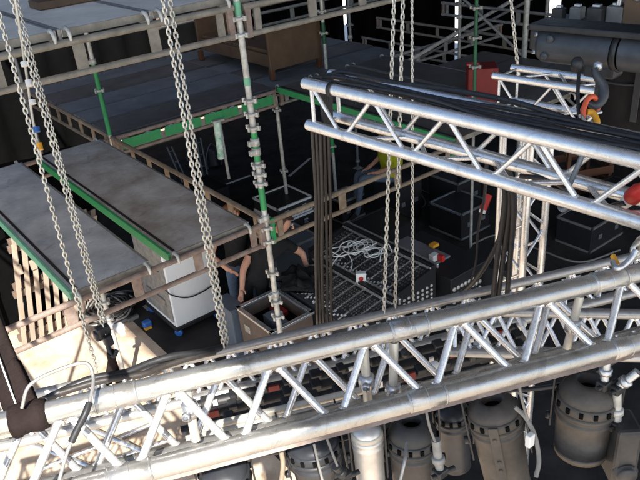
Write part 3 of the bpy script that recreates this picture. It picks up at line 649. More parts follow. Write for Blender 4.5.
# steel rod hook on the upper truss and red plug at the right edge
b=MB(); b.path(bez([(1.9299,1.1712,4.1236),(1.9149,1.1779,4.0747),(1.8990,1.1905,4.0126),(1.8867,1.1996,3.9597),(1.8642,1.1977,3.9426),(1.8512,1.1770,3.9394),(1.8605,1.1660,3.9542)],8),.0085,10)
one('rod_hook','bluish steel rod hooked round the lower chord of the upper truss','hook',b,M['blue_steel'])
t=thing('power_plug','red power plug with a pale collar lying on the upper truss at the right edge','plug',(1.9623,1.0036,4.0117))
b=MB(); a_=V((1.9470,1.0063,3.9989)); c_=V((1.9164,0.9417,4.0796)); d_=(c_-a_).normalized(); b.lathe([(0,0),(.020,.0),(.027,.012),(.027,.06),(.020,.075),(.017,.14),(0,.14)],a_,d_,18); b.build('plug_body',M['red'],t)
b=MB(); b.lathe([(0,-.035),(.019,-.033),(.021,0),(.021,.004)],a_,d_,18); b.build('collar',M['white_pl'],t)
cable([(1.9304,1.0120,3.9891),(1.9664,1.1143,3.9290),(1.9806,1.2182,3.9321),(1.9732,1.3161,3.9661),(1.9349,1.4142,3.9662)],.009,'black cable running from the red plug along the rear lower chord')
t=thing('cable_plug','small red cable plug hanging left of the tower truss','plug',(3.3022,2.6805,2.9321))
b=MB(); b.tube((3.3577,2.6879,3.0045),(3.2925,2.6803,2.9211),.024,12); b.build('plug_body',M['red'],t)
b=MB(); b.tube((3.2925,2.6803,2.9211),(3.2805,2.6779,2.9043),.022,12); b.build('tip',M['white_pl'],t)
# shackle and chain on the front truss at right
t=thing('bow_shackle','galvanised shackle with a yellow pin on the right end of the foreground truss','shackle',(1.6530,0.8704,3.9360))
b=MB(); b.path(bez([(1.6525,0.8776,3.9463),(1.6303,0.8519,3.9467),(1.6485,0.8425,3.9525),(1.6736,0.8359,3.9703),(1.6891,0.8354,3.9865)],7),.0085,10); b.build('bow',M['steel'],t)
b=MB(); b.tube((1.6752,0.8920,3.9508),(1.6512,0.8607,3.9406),.008,10); b.build('pin',M['yellow'],t)
pA=V((1.6915,0.8413,3.9769)); pB=V((1.7861,0.8451,4.0020)); chain(pA,pB+(pB-pA)*1.2,.0085,.034,'heavy short chain leading off from the foreground truss shackle')
# clamps on the rear truss
for k,(p,q,l) in enumerate([((2.4448,2.2039,2.6453),(2.4334,2.1622,2.5057),'black clamp hanging under the rear truss left of the pair of boxes'),((2.6570,2.1082,2.6281),(2.6177,2.0775,2.4956),'black clamp with a square box under the rear truss'),((2.7869,2.0297,2.5462),(2.7058,2.0244,2.4487),'slanting black clamp under the rear truss')]):
    tt=thing('pipe_clamp',l,'clamp',q,'clamps under the rear truss')
    b=MB(); b.tube(p,q,.018,10); b.ring(p,(1,-.4,0),.036,.01,14,8); b.build('clamp_body',M['blackmetal'],tt)
    b=MB(); b.box(V(q)+V((0,0,-.04)),(.11,.09,.10),(DT,V((-DT.y,DT.x,0)),V((0,0,1))),bev=.012); b.build('box',M['black'],tt)

# ------------------------------------------------------------------ lamp bars under the rear truss
NT=V((-DT.y,DT.x,0))
for j,(p,r_,l) in enumerate([(V((1.6450,2.2795,2.7273)),.030,'upper black lamp bar under the rear truss'),(V((1.5677,2.1801,2.7676)),.030,'middle black lamp bar under the rear truss'),(V((1.4945,2.0867,2.8004)),.028,'lower black lamp bar under the rear truss')]):
    t=thing('lamp_bar',l,'lamp bar',p,'black lamp bars under the rear truss')
    b=MB(); b.tube(p-DT*.70,p+DT*1.05,r_,14); b.build('bar',M['black'],t)
    for k in range(13):
        q=p+DT*(-.64+k*.135+.03*random.random()); 
        b=MB(); b.box(q+V((0,-.01,.028)),(.03+.03*random.random(),.06,.03),(DT,NT,V((0,0,1))),bev=.01); b.build('socket',M['blackmetal'] if (k+j)%3 else M['par_grey'],t)
        if (k*3+j)%5==0:
            b=MB(); b.box(q+DT*.05-NT*.035+V((0,0,.02)),(.022,.012,.035),(DT,NT,V((0,0,1)))); b.build('label_tab',M['white_pl'],t)
        elif (k*5+j)%9==1:
            b=MB(); b.box(q+DT*.06-NT*.033+V((0,0,.018)),(.055,.012,.045),(DT,NT,V((0,0,1)))); b.build('label_tab',M['red_dark'],t)
        elif (k+2*j)%5==2:
            b=MB(); b.lathe([(.0,.05),(.022,.05),(.026,.02),(.026,-.03),(0,-.03)],q+DT*.07+V((0,0,.01)),V((0,0,1))-NT*.8,12); b.build('lamp_cap',M['par_grey'] if k%2 else M['white_pl'],t)
for j,(pa,pb,l) in enumerate([((0.7671,2.0343,3.0870),(1.4844,1.7651,3.0454),'upper pale pipe lying inside the foreground truss'),((0.7289,1.9956,3.0925),(1.3584,1.7607,3.0484),'lower pale pipe lying inside the foreground truss')]):
    b=MB(); b.tube(pa,pb,.017,12); one('pale_pipe',l,'pipe',b,M['pale_pipe'])

# ------------------------------------------------------------------ par cans
GP='par cans under the foreground truss'
def par_can(top,axis,R_,Ln,label,m,hole=True,slots=True,strap=None,domeh=.55,flare=.93,yoke=True,ring='same'):
    top=V(top); ax=V(axis).normalized()
    t=thing('par_can',label,'stage lamp',top,GP)
    a=ax.orthogonal().normalized(); c_=ax.cross(a)
    # camera-facing side
    tc=(V((0,0,5))-top); tc=(tc-ax*tc.dot(ax)).normalized(); sd=ax.cross(tc)
    hr=.40*R_ if hole else .0
    prof=[]
    for k in range(9):
        th=math.pi/2*k/8; r_=R_*.96*math.sin(th); z=domeh*R_*(1-math.cos(th))
        if r_>=hr: prof.append((r_,z))
    prof=[(hr,prof[0][1]+.0)]+prof
    if hole: prof=[(hr*.98,prof[0][1]+R_*.5)]+prof
    zr=domeh*R_
    b=MB(); b.lathe(prof,top,ax,32); b.build('dome_cap',M[m],t)
    if hole:
        b=MB(); b.lathe([(hr*.97,prof[0][1]),(hr*.97,prof[0][1]-R_*.1+.002),(0,prof[0][1]-R_*.1+.002)],top,ax,24); b.build('lamp_holder',M['inside'],t)
    b=MB(); b.lathe([(R_*.96,zr),(R_*1.03,zr+.003),(R_*1.03,zr+.24*R_*1.5),(R_*.97,zr+.24*R_*1.5+.003)],top,ax,32); b.build('vent_ring',M[m] if ring=='same' else M[ring],t)
    zb=zr+.36*R_+.003
    b=MB(); b.lathe([(R_*.99,zb),(R_*1.05,zb+.004),(R_*1.05,zb+.012),(R_*.98,zb+.018),(R_*.99,zb+.03),(R_*1.03,zb+.034),(R_*1.03,zb+.042),(R_*.97,zb+.05),(R_*flare*.97,zb+Ln*.7),(R_*flare,Ln),(R_*flare*.96,Ln),(R_*.9,zb+.05)],top,ax,32); b.build('barrel',M[m],t)
    b=MB(); b.lathe([(R_*flare*.95,Ln-.02),(0,Ln-.02)],top,ax,32); b.build('lens',M['inside'],t)
    if slots:
        for k in range(14):
            an=TAU*k/14+.1; e=tc*math.cos(an)+sd*math.sin(an); f_=ax.cross(e)
            b=MB(); b.box(top+ax*(zr+.17*R_)+e*(R_*1.03),(.012,.013,.021),(e,f_,ax)); b.build('vent_slot',M['inside'],t)
    if strap is not None:
        e=(tc*math.cos(strap)+sd*math.sin(strap)); f_=ax.cross(e)
        b=MB(); b.box(top+ax*(zr+.12)+e*(R_*1.075),(.006,.034,.24),(e,f_,ax),bev=.002)
        for zz in (.05,.15,.19): b.lathe([(0,.007),(.007,.006),(.008,0)],top+ax*(zr+zz)+e*(R_*1.08),e,8)
        b.build('bracket_strap',M[m],t)
    if yoke:
        for sg in (-1,1):
            e=sd*sg
            b=MB(); b.box(top+ax*(zr+.02)+e*(R_*1.12),(.006,.03,Ln*.9),(e,tc,ax)); b.lathe([(0,.02),(.014,.018),(.016,0),(.012,0)],top+ax*(zr+.12)+e*(R_*1.12),e,10); b.build('yoke_arm',M['blackmetal'],t)
    return t
par_can((1.8037,0.9843,3.3828),V((-.05,-.02,-1)),.100,.30,'dusty grey brown par can with a round top hole, largest at lower right','par',domeh=.75)
par_can((1.5655,1.2118,3.2949),V((.10,-.16,-1)),.094,.42,'dusty par can with a bracket strap down its front, below the middle of the truss','par',strap=.15,domeh=.6,flare=.92)
par_can((1.3823,1.4295,3.1677),V((.0,-.04,-1)),.092,.42,'par can with a blackened dome and brown barrel','par_grey',hole=True,domeh=.8)
par_can((1.2441,1.5260,3.1616),V((.0,-.03,-1)),.060,.42,'slim bright silver par can lit by the sun','par_silver',hole=False,slots=False,domeh=.5,ring='pale_pipe')
par_can((1.7237,1.5339,2.9590),V((.02,-.05,-1)),.074,.34,'small black par can behind the strapped one','par_black',hole=False,domeh=.5)
par_can((1.0718,1.6408,3.1454),V((.03,-.10,-1)),.098,.40,'black par can under the sunlit middle of the truss','par_black',hole=False,domeh=.4)
par_can((0.7627,1.7773,3.1176),V((.0,-.06,-1)),.092,.40,'black par can cut by the lower edge below the pale pipes','par_black',hole=False,domeh=.5)
# grey lamp side housing at the lower right corner
t=thing('lamp_housing','grey cast lamp housing with a round boss at the lower right corner','stage lamp',(1.8460,0.8679,3.1469),GP)
cx=V((1.8390,0.8566,3.1221)); LX=V((.78,-.62,0)); LY=V((.62,.78,0))
b=MB(); b.box(cx,(.085,.12,.26),(LX,LY,V((0,0,1))),bev=.014); b.build('housing',M['par_grey'],t)
b=MB(); b.lathe([(0,.022),(.03,.022),(.036,.016),(.036,0),(.044,0),(.044,-.01)],cx-LY*.06-V((0,0,.06)),-LY,22); b.build('boss',M['par_grey'],t)
# clamps, safety wires, connectors among the cans
def hookclamp(p,q,l,m='steel'):
    p,q=V(p),V(q); tt=thing('hook_clamp',l,'clamp',q,'hook clamps holding the lamps')
    b=MB(); b.tube(p,q,.015,12); b.lathe([(.015,-.012),(.022,-.010),(.022,.010),(.015,.012)],p.lerp(q,.6),(q-p),12); b.build('stem',M[m],tt)
    b=MB(); b.box(q,(.05,.04,.035),bev=.008); b.tube(q-V((.04,0,0)),q+V((.05,-.02,0)),.009,8); b.build('wing_bolt',M['blackmetal'],tt)
hookclamp((1.8034,0.9333,3.5176),(1.7946,0.9270,3.3921),'bright steel clamp tube right of the largest par can')
hookclamp((1.8573,0.8508,3.4519),(1.8239,0.8955,3.3768),'short bright clamp lying toward the right edge')
hookclamp((1.8192,0.8912,3.3650),(1.8195,0.8744,3.2338),'dull clamp stem above the grey lamp housing','galv')
hookclamp((1.2615,1.1901,3.3090),(1.2619,1.1726,3.1768),'dull clamp between the blackened can and the strapped can','galv_dark')
hookclamp((0.9754,1.3662,3.2604),(1.0058,1.3683,3.1910),'dark clamp left of the silver can','blackmetal')
GW='safety wires of the lamps'
cable([(1.2428,1.2155,3.4331),(1.2435,1.1993,3.3668),(1.2572,1.1816,3.2915)],.0045,'safety wire running down to the clamp beside the blackened can','cord_grey',group=GW)
cable([(1.4717,1.0337,3.5162),(1.4747,1.0206,3.4574),(1.4872,1.0015,3.3785)],.0045,'safety wire running down to the white tag','cord_grey',group=GW)
cable([(1.5019,1.0642,3.3834),(1.5174,1.0300,3.3487),(1.5198,0.9924,3.2944),(1.5025,0.9586,3.2241),(1.4753,0.9465,3.1758)],.0075,'grey cable curving down from the strapped par can','cord_grey')
cable([(1.2610,1.3273,3.1977),(1.2095,1.2855,3.1838),(1.1698,1.2716,3.1189)],.006,'grey tail cable on the front of the blackened par can','alu_dull')
cable([(0.9443,1.4346,3.3297),(0.9339,1.4072,3.2767),(0.9237,1.3756,3.2177)],.0045,'safety wire hanging in front of the black can','cord_grey',group=GW)
cable([(0.9843,1.4187,3.3497),(0.9813,1.3894,3.3019),(0.9785,1.3558,3.2481)],.0045,'safety wire beside the black can','cord_grey',group=GW)
cable([(0.8158,1.4305,3.3941),(0.8042,1.4113,3.3522),(0.7784,1.3957,3.3003)],.008,'brown cable hanging left of the black can','ledger_tan')
b=MB(); b.box(V((1.4893,0.9897,3.2991)),(.028,.02,.05),bev=.004); one('white_tag','white connector tag between the two dusty par cans','tag',b,M['white_pl'])
# bundle of dark bits behind the cans, a black truss-mounted cable tray
t=thing('lamp_pipe','long black pipe carrying the par cans under the foreground truss','pipe',V((1.5253,1.5233,3.1489)))
pb=V((1.5198,1.5182,3.1351)); b=MB(); b.tube(pb-DT*1.2,pb+DT*1.1,.025,14); b.build('pipe',M['blackmetal'],t)
b=MB(); b.box(V((1.1857,1.1828,3.6392))*0+V((0.8604,1.2264,3.8775))+TV*(0.1913+.034)+DT*.45+TU*.03,(2.9,.05,.010),(DT,TU,TV)); b.build('strip',M['ledger'],t)
cable([pb-DT*.9+V((0,0,-.03)),pb-DT*.4+V((0,-.03,-.09)),pb+DT*.1+V((0,0,-.04)),pb+DT*.6+V((0,-.04,-.10)),pb+DT*1.0+V((0,0,-.05))],.010,'black lamp cable slung along the pipe of par cans')

# ------------------------------------------------------------------ pallets under the left deck
for k,(y_,xo,l) in enumerate([(8.12,1.30,'front wooden pallet standing on edge under the left deck panel'),(8.32,1.36,'rear wooden pallet leaning behind the front one'),]):
    t=thing('wooden_pallet',l,'pallet',(xo+.2,y_,0),'pallets standing on edge')
    n_=10
    for i in range(n_):
        xx=xo-.10+i*.112+.13; hgt=1.36+.02*(i%3)
        b=MB(); b.box((xx,y_,hgt/2),(.058,.024,hgt),(V((1,0,.0)),V((0,1,0)),V((.19,.03,1)).normalized()),bev=.003); b.build('slat',M['wood'],t)
    for z in (.10,.68,1.26):
        b=MB(); b.box((xo+.40+.19*z,y_+.06+.03*z,z),(1.10,.06,.085),bev=.003); b.build('bearer',M['wood_old'],t)
    if k==0:
        for xx in (xo-.07,xo+.10):
            b=MB(); b.box((xx+.19,y_-.005,1.02),(.07,.04,.12),bev=.004); b.build('block',M['wood'],t)

# ------------------------------------------------------------------ white case
t=thing('white_flight_case','tall white sided case on blue castors under the right grey deck panel','case',(2.72,6.86,0))
b=MB(); b.box((3.02,7.27,.83),(.62,.82,1.36),bev=.012); b.build('case_body',M['white'],t)
b=MB(); b.box((2.703,7.27,.85),(.010,.76,1.26)); b.build('side_panel',M['galv_dark'],t)
for z in (.45,.85,1.25):
    b=MB(); b.box((2.69,7.25,z),(.02,.5,.10)); b.build('shelf_edge',M['alu_dull'],t)
b=MB(); b.box((3.02,7.27,.13),(.66,.86,.05),bev=.01); b.build('base_board',M['black'],t)
for x_ in (2.74,3.30):
    for y_ in (6.90,7.64):
        b=MB(); b.lathe([(0,-.02),(.045,-.02),(.052,-.012),(.052,.012),(.045,.02),(0,.02)],(x_,y_,.052),(.7,.7,0),16); o=b.build('castor',M['blue'],t)
        b=MB(); b.box((x_,y_,.095),(.05,.05,.022)); b.build('fork',M['steel'],o)
cable([(2.5557,6.5776,0.9000),(2.74,6.84,.62),(2.95,6.838,.50),(3.25,6.838,.52),(3.40,6.9,.6)],.008,'black cable draped across the white side of the case')
# folded dark cloth and clutter by the pallets
t=thing('blue_clamp','blue plastic foot with a yellow tag beside the grey post on the floor','foot',((2.5462,7.4165,0.0000)))
b=MB(); b.box(V((2.5308,7.3631,0.0500)),(.11,.09,.10),bev=.03); b.build('body',M['blue'],t)
b=MB(); b.box(V((2.5150,7.3156,0.0200)),(.09,.06,.02),bev=.005); b.build('tag',M['yellow'],t)
t=thing('cable_heap','tangled heap of black and white cables on the sunlit floor','cable heap',((2.3095,7.8762,0.0000)))
for j,mm in enumerate(('rubber','cord_grey','rubber','rubber_grey')):
    pts=[]; c=V((2.2867,7.8615,0.0500))
    for q in range(26):
        a=q*1.1+j; pts.append(c+V((.38*math.cos(a)*(.5+.5*random.random()),.30*math.sin(a)*(.5+.5*random.random()),.03+.18*random.random())))
    b=MB(); b.path(bez(pts,5),.014,6); b.build('coil',M[mm],t)
for k,(q,l) in enumerate([((2.4990,7.8981,0.0400),'pale sponge shaped block nearest the grey post'),((2.4691,7.6544,0.0300),'second pale block on the dark floor'),((2.3626,7.6977,0.0300),'third pale block on the dark floor')]):
    b=MB(); b.box(q,(.16,.06,.05),bev=.015); one('pale_block',l,'block',b,M['grey'],'pale blocks on the dark floor')

for k,(pa,pb,l) in enumerate([((0.6309,5.8400,0.0300),(1.7259,5.6573,0.0300),'aluminium pipe lying on the sunlit floor farthest from the camera'),((0.7433,5.5984,0.0300),(1.7785,5.3134,0.0300),'middle aluminium pipe lying on the sunlit floor'),((0.6148,6.4084,0.0300),(1.1814,5.1924,0.0300),'aluminium pipe lying crosswise on the sunlit floor'),((1.1101,6.2697,0.0800),(1.6788,4.8014,0.0800),'aluminium pipe lying over the others on the sunlit floor')]):
    b=MB(); b.tube(pa,pb,.028,14); b.tube(V(pa).lerp(V(pb),.5),V(pa).lerp(V(pb),.53),.034,14); one('loose_pipe',l,'pipe',b,M['alu'],'pipes lying on the sunlit floor')
# ------------------------------------------------------------------ consoles
def console(x0,x1,y0,y1,z0,z1,label,rows):
    # sloping desk: x0 front (operator side) lower, x1 back higher
    t=thing('mixing_console',label,'mixing console',((x0+x1)/2,(y0+y1)/2,0),'mixing consoles')
    b=MB(); prof=[(x0,.62),(x0,z0),(x1,z1),(x1,.62)]
    vs=[(p[0],y,p[1]) for y in (y0,y1) for p in prof]; b.add(vs,[(0,1,2,3),(7,6,5,4),(1,5,6,2),(0,4,5,1),(3,2,6,7),(0,3,7,4)]); b.build('desk_body',M['console'],t)
    for y in (y0-.02,y1+.02):
        b=MB(); vs=[(p[0],y+q,p[1]+(.04 if p[1]>.7 else 0)) for q in (-.018,.018) for p in prof]; b.add(vs,[(0,1,2,3),(7,6,5,4),(1,5,6,2),(0,4,5,1),(3,2,6,7),(0,3,7,4)]); b.build('end_cheek',M['black'],t)
    b=MB(); b.box((x1-.02,(y0+y1)/2,z1+.03),(.05,y1-y0+.08,.06),bev=.006); b.build('meter_bridge',M['black'],t)
    b=MB(); b.box((x1+.03,(y0+y1)/2,z1+.035),(.028,y1-y0+.10,.05),bev=.006); b.box((x1-.065,(y0+y1)/2,z1+.03),(.016,y1-y0+.06,.03),bev=.004); b.build('rear_rail',M['alu'],t)
    sl_=(z1-z0)/(x1-x0)
    X_=V((1,0,sl_)).normalized(); Z_=V((-sl_,0,1)).normalized(); Y_=V((0,1,0))
    bs=MB(); bk=MB(); bf=MB()
    n_=int((y1-y0)/.036)
    for i in range(n_):
        y=y0+.02+i*(y1-y0-.04)/n_
        if i%4==0: bs.box(V(((x0+x1)/2,y-.009,(z0+z1)/2))+Z_*.004,((x1-x0)*.94,.012,.011),(X_,Y_,Z_))
        for r_ in range(rows):
            xx=x0+.16+(x1-x0-.26)*r_/(rows-1); zz=z0+(xx-x0)*sl_
            if (i*7+r_*3)%11==0: continue
            bk.box(V((xx,y+.008,zz))+Z_*.011,(.020,.011,.014),(X_,Y_,Z_))
        fx=x0+.04+.07*((i*37)%10)/10; bf.box(V((fx,y+.008,z0+(fx-x0)*sl_))+Z_*.010,(.022,.011,.014),(X_,Y_,Z_))
    tag(bk.build('knob_field',M['knob'],t),kind='stuff'); bs.build('strip_line',M['strip'],t); tag(bf.build('fader_field',M['white_pl'],t),kind='stuff')
    bs=MB()
    for i in range(int((x1-x0)/.07)):
        for j in range(4): bs.lathe([(0,.010),(.016,.010),(.019,.003),(.019,0)],(x0+.06+i*.07,y0-.04,.66+j*.055),(0,-1,0),8)
    tag(bs.build('socket_field',M['strip'],t),kind='stuff')
    for x_ in (x0+.1,x1-.1):
        for y in (y0+.12,y1-.12):
            b=MB(); b.box((x_,y,.31),(.06,.06,.62)); b.build('leg',M['black'],t)
    return t
console(3.57,4.12,4.45,5.72,.88,.97,'front mixing console under the hanging cables, beside the bending man',9)
console(4.24,4.86,4.62,6.05,.90,1.0,'second mixing console with white cables heaped on it',8)
t=thing('rack_case','low dark rack with a grey lid and rows of round sockets behind the consoles','rack',(5.25,4.9,0))
b=MB(); b.box((5.28,4.98,.44),(.62,1.05,.86),bev=.01); b.build('case_body',M['black'],t)
b=MB(); b.box((5.13,5.14,.888),(.40,.70,.03),bev=.006); b.build('lid',M['paper'],t)
bs=MB()
for i in range(8):
    for j in range(6): bs.lathe([(0,.012),(.022,.012),(.026,.004),(.026,0)],(5.02+i*.062,4.452,.30+j*.085),(0,-1,0),10)
tag(bs.build('socket_field',M['strip'],t),kind='stuff')
t2=thing('amp_rack','dark amplifier rack with slatted grilles at the right end of the consoles','rack',(5.62,4.4,0))
b=MB(); b.box((5.70,4.50,.42),(.40,.62,.84),bev=.01); b.build('case_body',M['black'],t2)
for k in range(6):
    b=MB(); b.box((5.70,4.185,.16+k*.115),(.34,.012,.075)); b.build('grille',M['blackmetal'] if k%2 else M['galv_dark'],t2)
for x_ in (5.505,5.895):
    b=MB(); b.box((x_,4.19,.42),(.02,.02,.84)); b.build('edge_trim',M['grey'],t2)
b=MB(); b.box(V((5.1111,4.8433,0.9500)),(.10,.08,.08),bev=.01); one('white_box','small white box with a red side near the end of the rack','box',b,M['white_pl'])
b=MB(); b.box(V((5.1486,4.7704,0.9500)),(.05,.08,.08),bev=.01); one('red_box','small red box beside the white box on the rack','box',b,M['red'])
b=MB(); b.box(V((5.3176,5.0382,0.9500)),(.10,.08,.04),bev=.01); one('yellow_tape','yellow tape roll on the rack lid corner','tape',b,M['yellow'])
# switch box with red button
t=thing('switch_box','pale grey switch box with a red button between the two consoles','switch box',(4.0905,4.9642,0.9800))
c=V((4.1239,4.9793,1.0600)); cx_=V((.78,-.62,0)); cy_=V((.62,.78,0))
b=MB(); b.box(c,(.11,.07,.12),(cx_,cy_,V((0,0,1))),bev=.008); b.build('housing',M['white_pl'],t)
b=MB(); b.lathe([(0,.02),(.022,.018),(.025,0)],c-cy_*.036,-cy_,14); b.build('button',M['red'],t)
# open flight-case tray with a blue box
t=thing('open_flight_case','open flight case with pale edges and a blue box inside, by the bending man','case',(3.25,5.4,0))
b=MB(); X0,X1,Y0,Y1,ZT=2.99,3.50,5.08,5.72,.84
b.box(((X0+X1)/2,(Y0+Y1)/2,.30),(X1-X0,Y1-Y0,.5)); b.build('case_body',M['casewood'],t)
for (c,sz) in ((((X0+X1)/2,Y0,.70),(X1-X0,.018,.30)),(((X0+X1)/2,Y1,.70),(X1-X0,.018,.30)),((X0,(Y0+Y1)/2,.70),(.018,Y1-Y0,.30)),((X1,(Y0+Y1)/2,.70),(.018,Y1-Y0,.30))):
    b=MB(); b.box(c,sz); b.build('wall',M['casewood'],t)
for (a,c) in (((X0,Y0),(X1,Y0)),((X0,Y1),(X1,Y1)),((X0,Y0),(X0,Y1)),((X1,Y0),(X1,Y1))):
    b=MB(); b.box(((a[0]+c[0])/2,(a[1]+c[1])/2,ZT+.012),(abs(c[0]-a[0])+.05,abs(c[1]-a[1])+.05,.03),bev=.004); b.build('edge_profile',M['alu'],t)
b=MB(); b.box(((X0+X1)/2,(Y0+Y1)/2,.62),(X1-X0-.03,Y1-Y0-.03,.14)); b.build('foam_lining',M['inside'],t)
for y_ in (5.22,5.56):
    b=MB(); b.box((X0-.014,y_,.66),(.012,.10,.09),bev=.004); b.build('latch',M['alu'],t)
b=MB(); b.box((X0-.012,5.40,.40),(.012,.16,.12),bev=.006); b.build('handle',M['black'],t)
b=MB(); b.box((3.20,5.32,.76),(.13,.30,.12),(V((1,0,0)),V((0,1,0)),V((0,0,1))),bev=.008); one('blue_box','dull blue metal box lying in the open flight case','box',b,M['bluebox'])
b=MB(); b.box((3.36,5.50,.74),(.12,.20,.06),bev=.01); one('dark_pouch','dark pouch lying in the open flight case','pouch',b,M['red_dark'])
t=thing('blue_crate','blue grey crate on the floor between the white case and the open case','crate',(3.03,6.0,0))
b=MB(); b.box((3.03,6.0,.38),(.17,.34,.74),bev=.015); b.build('crate_body',M['bluebox'],t)
b=MB(); b.box((3.03,6.0,.765),(.19,.36,.03),bev=.008); b.build('lid',M['bluebox'],t)

# ------------------------------------------------------------------ things further back
def flight(name,label,c,size,edge='alu_dull',body='black',rail=True):
    c=V(c); t=thing(name,label,'case',c-V((0,0,size[2]/2)),'flight cases at the back')
    b=MB(); b.box(c,size,bev=.008); b.build('case_body',M[body],t)
    hx,hy,hz=[k/2 for k in size]
    for z in (-hz,hz):
        for (ax,p,l_) in ((0,(0,-hy),size[0]),(0,(0,hy),size[0]),(1,(-hx,0),size[1]),(1,(hx,0),size[1])):
            b=MB(); b.box(c+V((p[0],p[1],z)),(l_+.03,.03,.03) if ax==0 else (.03,l_+.03,.03),bev=.004); b.build('edge_profile',M[edge],t)
    for s_ in (-1,1):
        b=MB(); b.box(c+V((s_*hx*.5,-hy-.014,0)),(.07,.016,.07),bev=.004); b.build('latch',M['steel'],t)
    return t
flight('flight_case','lower black case with silver edges behind the bending man',(5.02,7.72,.52),(.62,.62,.20),'white_pl')
flight('flight_case','upper black case with silver edges stacked behind the bending man',(5.02,7.72,.75),(.60,.60,.18),'white_pl')
flight('flight_case','dark plinth case under the two silver edged cases',(5.02,7.72,.21),(.64,.64,.42),'blackmetal')
flight('flight_case','pale blue topped case beside the two silver edged cases',(4.55,7.05,.30),(.70,.55,.60),'alu_dull','bluebox')
flight('flight_case','dark case with silver rails on the floor beyond the console',(7.20,6.30,.24),(.62,.62,.40),'steel')
flight('flight_case','dark case on the floor behind the hanging cables',(5.85,6.55,.28),(.75,.6,.5),'blackmetal')
flight('flight_case','black case under the dark rear deck beside the leaning rails',(4.5,9.3,.35),(.7,.7,.7),'blackmetal')
flight('flight_case','low black case lying right of the tower truss',V((8.2221,4.7775,0.2000)),(.8,.55,.36),'alu_dull')
flight('flight_case','dark case standing under the deck left of the tower truss',V((7.7059,6.8432,0.3000)),(.55,.6,.55),'alu_dull')
flight('flight_case','black case at the far right behind the tower truss legs',V((9.0682,4.9140,0.2500)),(.6,.5,.45),'blackmetal')
flight('flight_case','small black case left of the seated person',V((6.3043,7.8998,0.2000)),(.45,.4,.35),'alu_dull')
cable([(6.8880,5.8216,0.0200),(7.4115,5.7055,0.0200),(7.4331,5.0273,0.0200),(7.5201,4.4533,0.0200),(8.1582,4.2558,0.0200)],.014,'grey cable snaking over the dark floor behind the rear truss','cord_grey')
cable([(6.8903,7.2584,0.0200),(7.4148,7.2196,0.0200),(7.7804,7.6888,0.0200),(7.6805,6.9228,0.0200),(7.4125,6.1771,0.0200)],.012,'pale cable lying on the dark floor near the silver railed case','cord_grey')
b=MB(); b.box(V((5.9161,10.5179,0.0100)),(.55,.05,.012)); b.box(V((7.0607,10.1264,0.0100)),(.9,.05,.012),(V((.9,.45,0)).normalized(),V((-.45,.9,0)).normalized(),V((0,0,1)))); 
tag(b.build('floor_tape',M['white_pl']),'white tape strip on the dark floor behind the cases','tape')
for k,(pa,pb,l) in enumerate([((5.0275,10.8905,0.0000),(4.9903,11.2666,0.7500),'left bluish rail leaning under the dark rear deck'),((5.3849,10.8183,0.0000),(5.5215,11.1286,0.8000),'right bluish rail leaning under the dark rear deck')]):
    tt=thing('leaning_rail',l,'rail',pa,'rails leaning under the rear deck')
    pa,pb=V(pa),V(pb)
    for q in (0,.07):
        b=MB(); b.tube(pa+V((q,-q*.6,0)),pb+V((q,-q*.6,0)),.016,10); b.build('tube',M['blue_steel'],tt)
    for q in (.15,.4,.65,.9):
        c=pa.lerp(pb,q); b=MB(); b.tube(c,c+V((.07,-.042,0)),.01,8); b.build('rung',M['blue_steel'],tt)
for k,(c,l) in enumerate([((5.9464,11.3979,0.0000),'dark stage lamp standing on the floor below the green post piece'),((5.8957,12.0942,0.0000),'dark stage lamp between the leaning rails')]):
    c=V(c); tt=thing('floor_lamp',l,'stage lamp',c,'dark lamps standing under the rear deck')
    b=MB(); b.lathe([(0,.42),(.08,.42),(.10,.36),(.10,.14),(.12,.1),(.12,.06),(0,.06)],c,(0,0,1),18); b.build('lamp_body',M['par_black'],tt)
    b=MB(); b.path(bez([c+V((-.15,0,.02)),c+V((-.15,0,.26)),c+V((0,0,.5)),c+V((.15,0,.26)),c+V((.15,0,.02))]),.012,6); b.build('yoke',M['blue_steel'],tt)
# brown bench on the rear deck
t=thing('wooden_bench','brown wooden bench with a tall end panel on the dark rear deck','bench',(5.73,9.1,2.42))
b=MB(); b.box((5.78,8.12,2.80),(.92,.05,.52),bev=.01); b.build('end_panel',M['wood_dark'],t)
b=MB(); b.box((5.78,8.12,3.075),(.98,.08,.035),bev=.008); b.build('top_rail',M['wood_dark'],t)
b=MB(); b.box((5.38,9.10,2.66),(.05,1.95,.17),bev=.01); b.build('side_rail',M['wood_dark'],t)
b=MB(); b.box((5.80,9.14,2.77),(.80,1.86,.05),bev=.01); b.build('seat_board',M['wood_dark'],t)
b=MB(); b.box((5.78,10.10,2.92),(.9,.05,.55),bev=.01); b.build('far_panel',M['wood_dark'],t)
for x_,y_ in ((5.36,8.13),(6.20,8.13),(5.36,10.12),(6.20,10.12)):
    b=MB(); b.box((x_,y_,2.48),(.07,.07,.15),bev=.008); b.build('leg',M['wood_orange'],t)
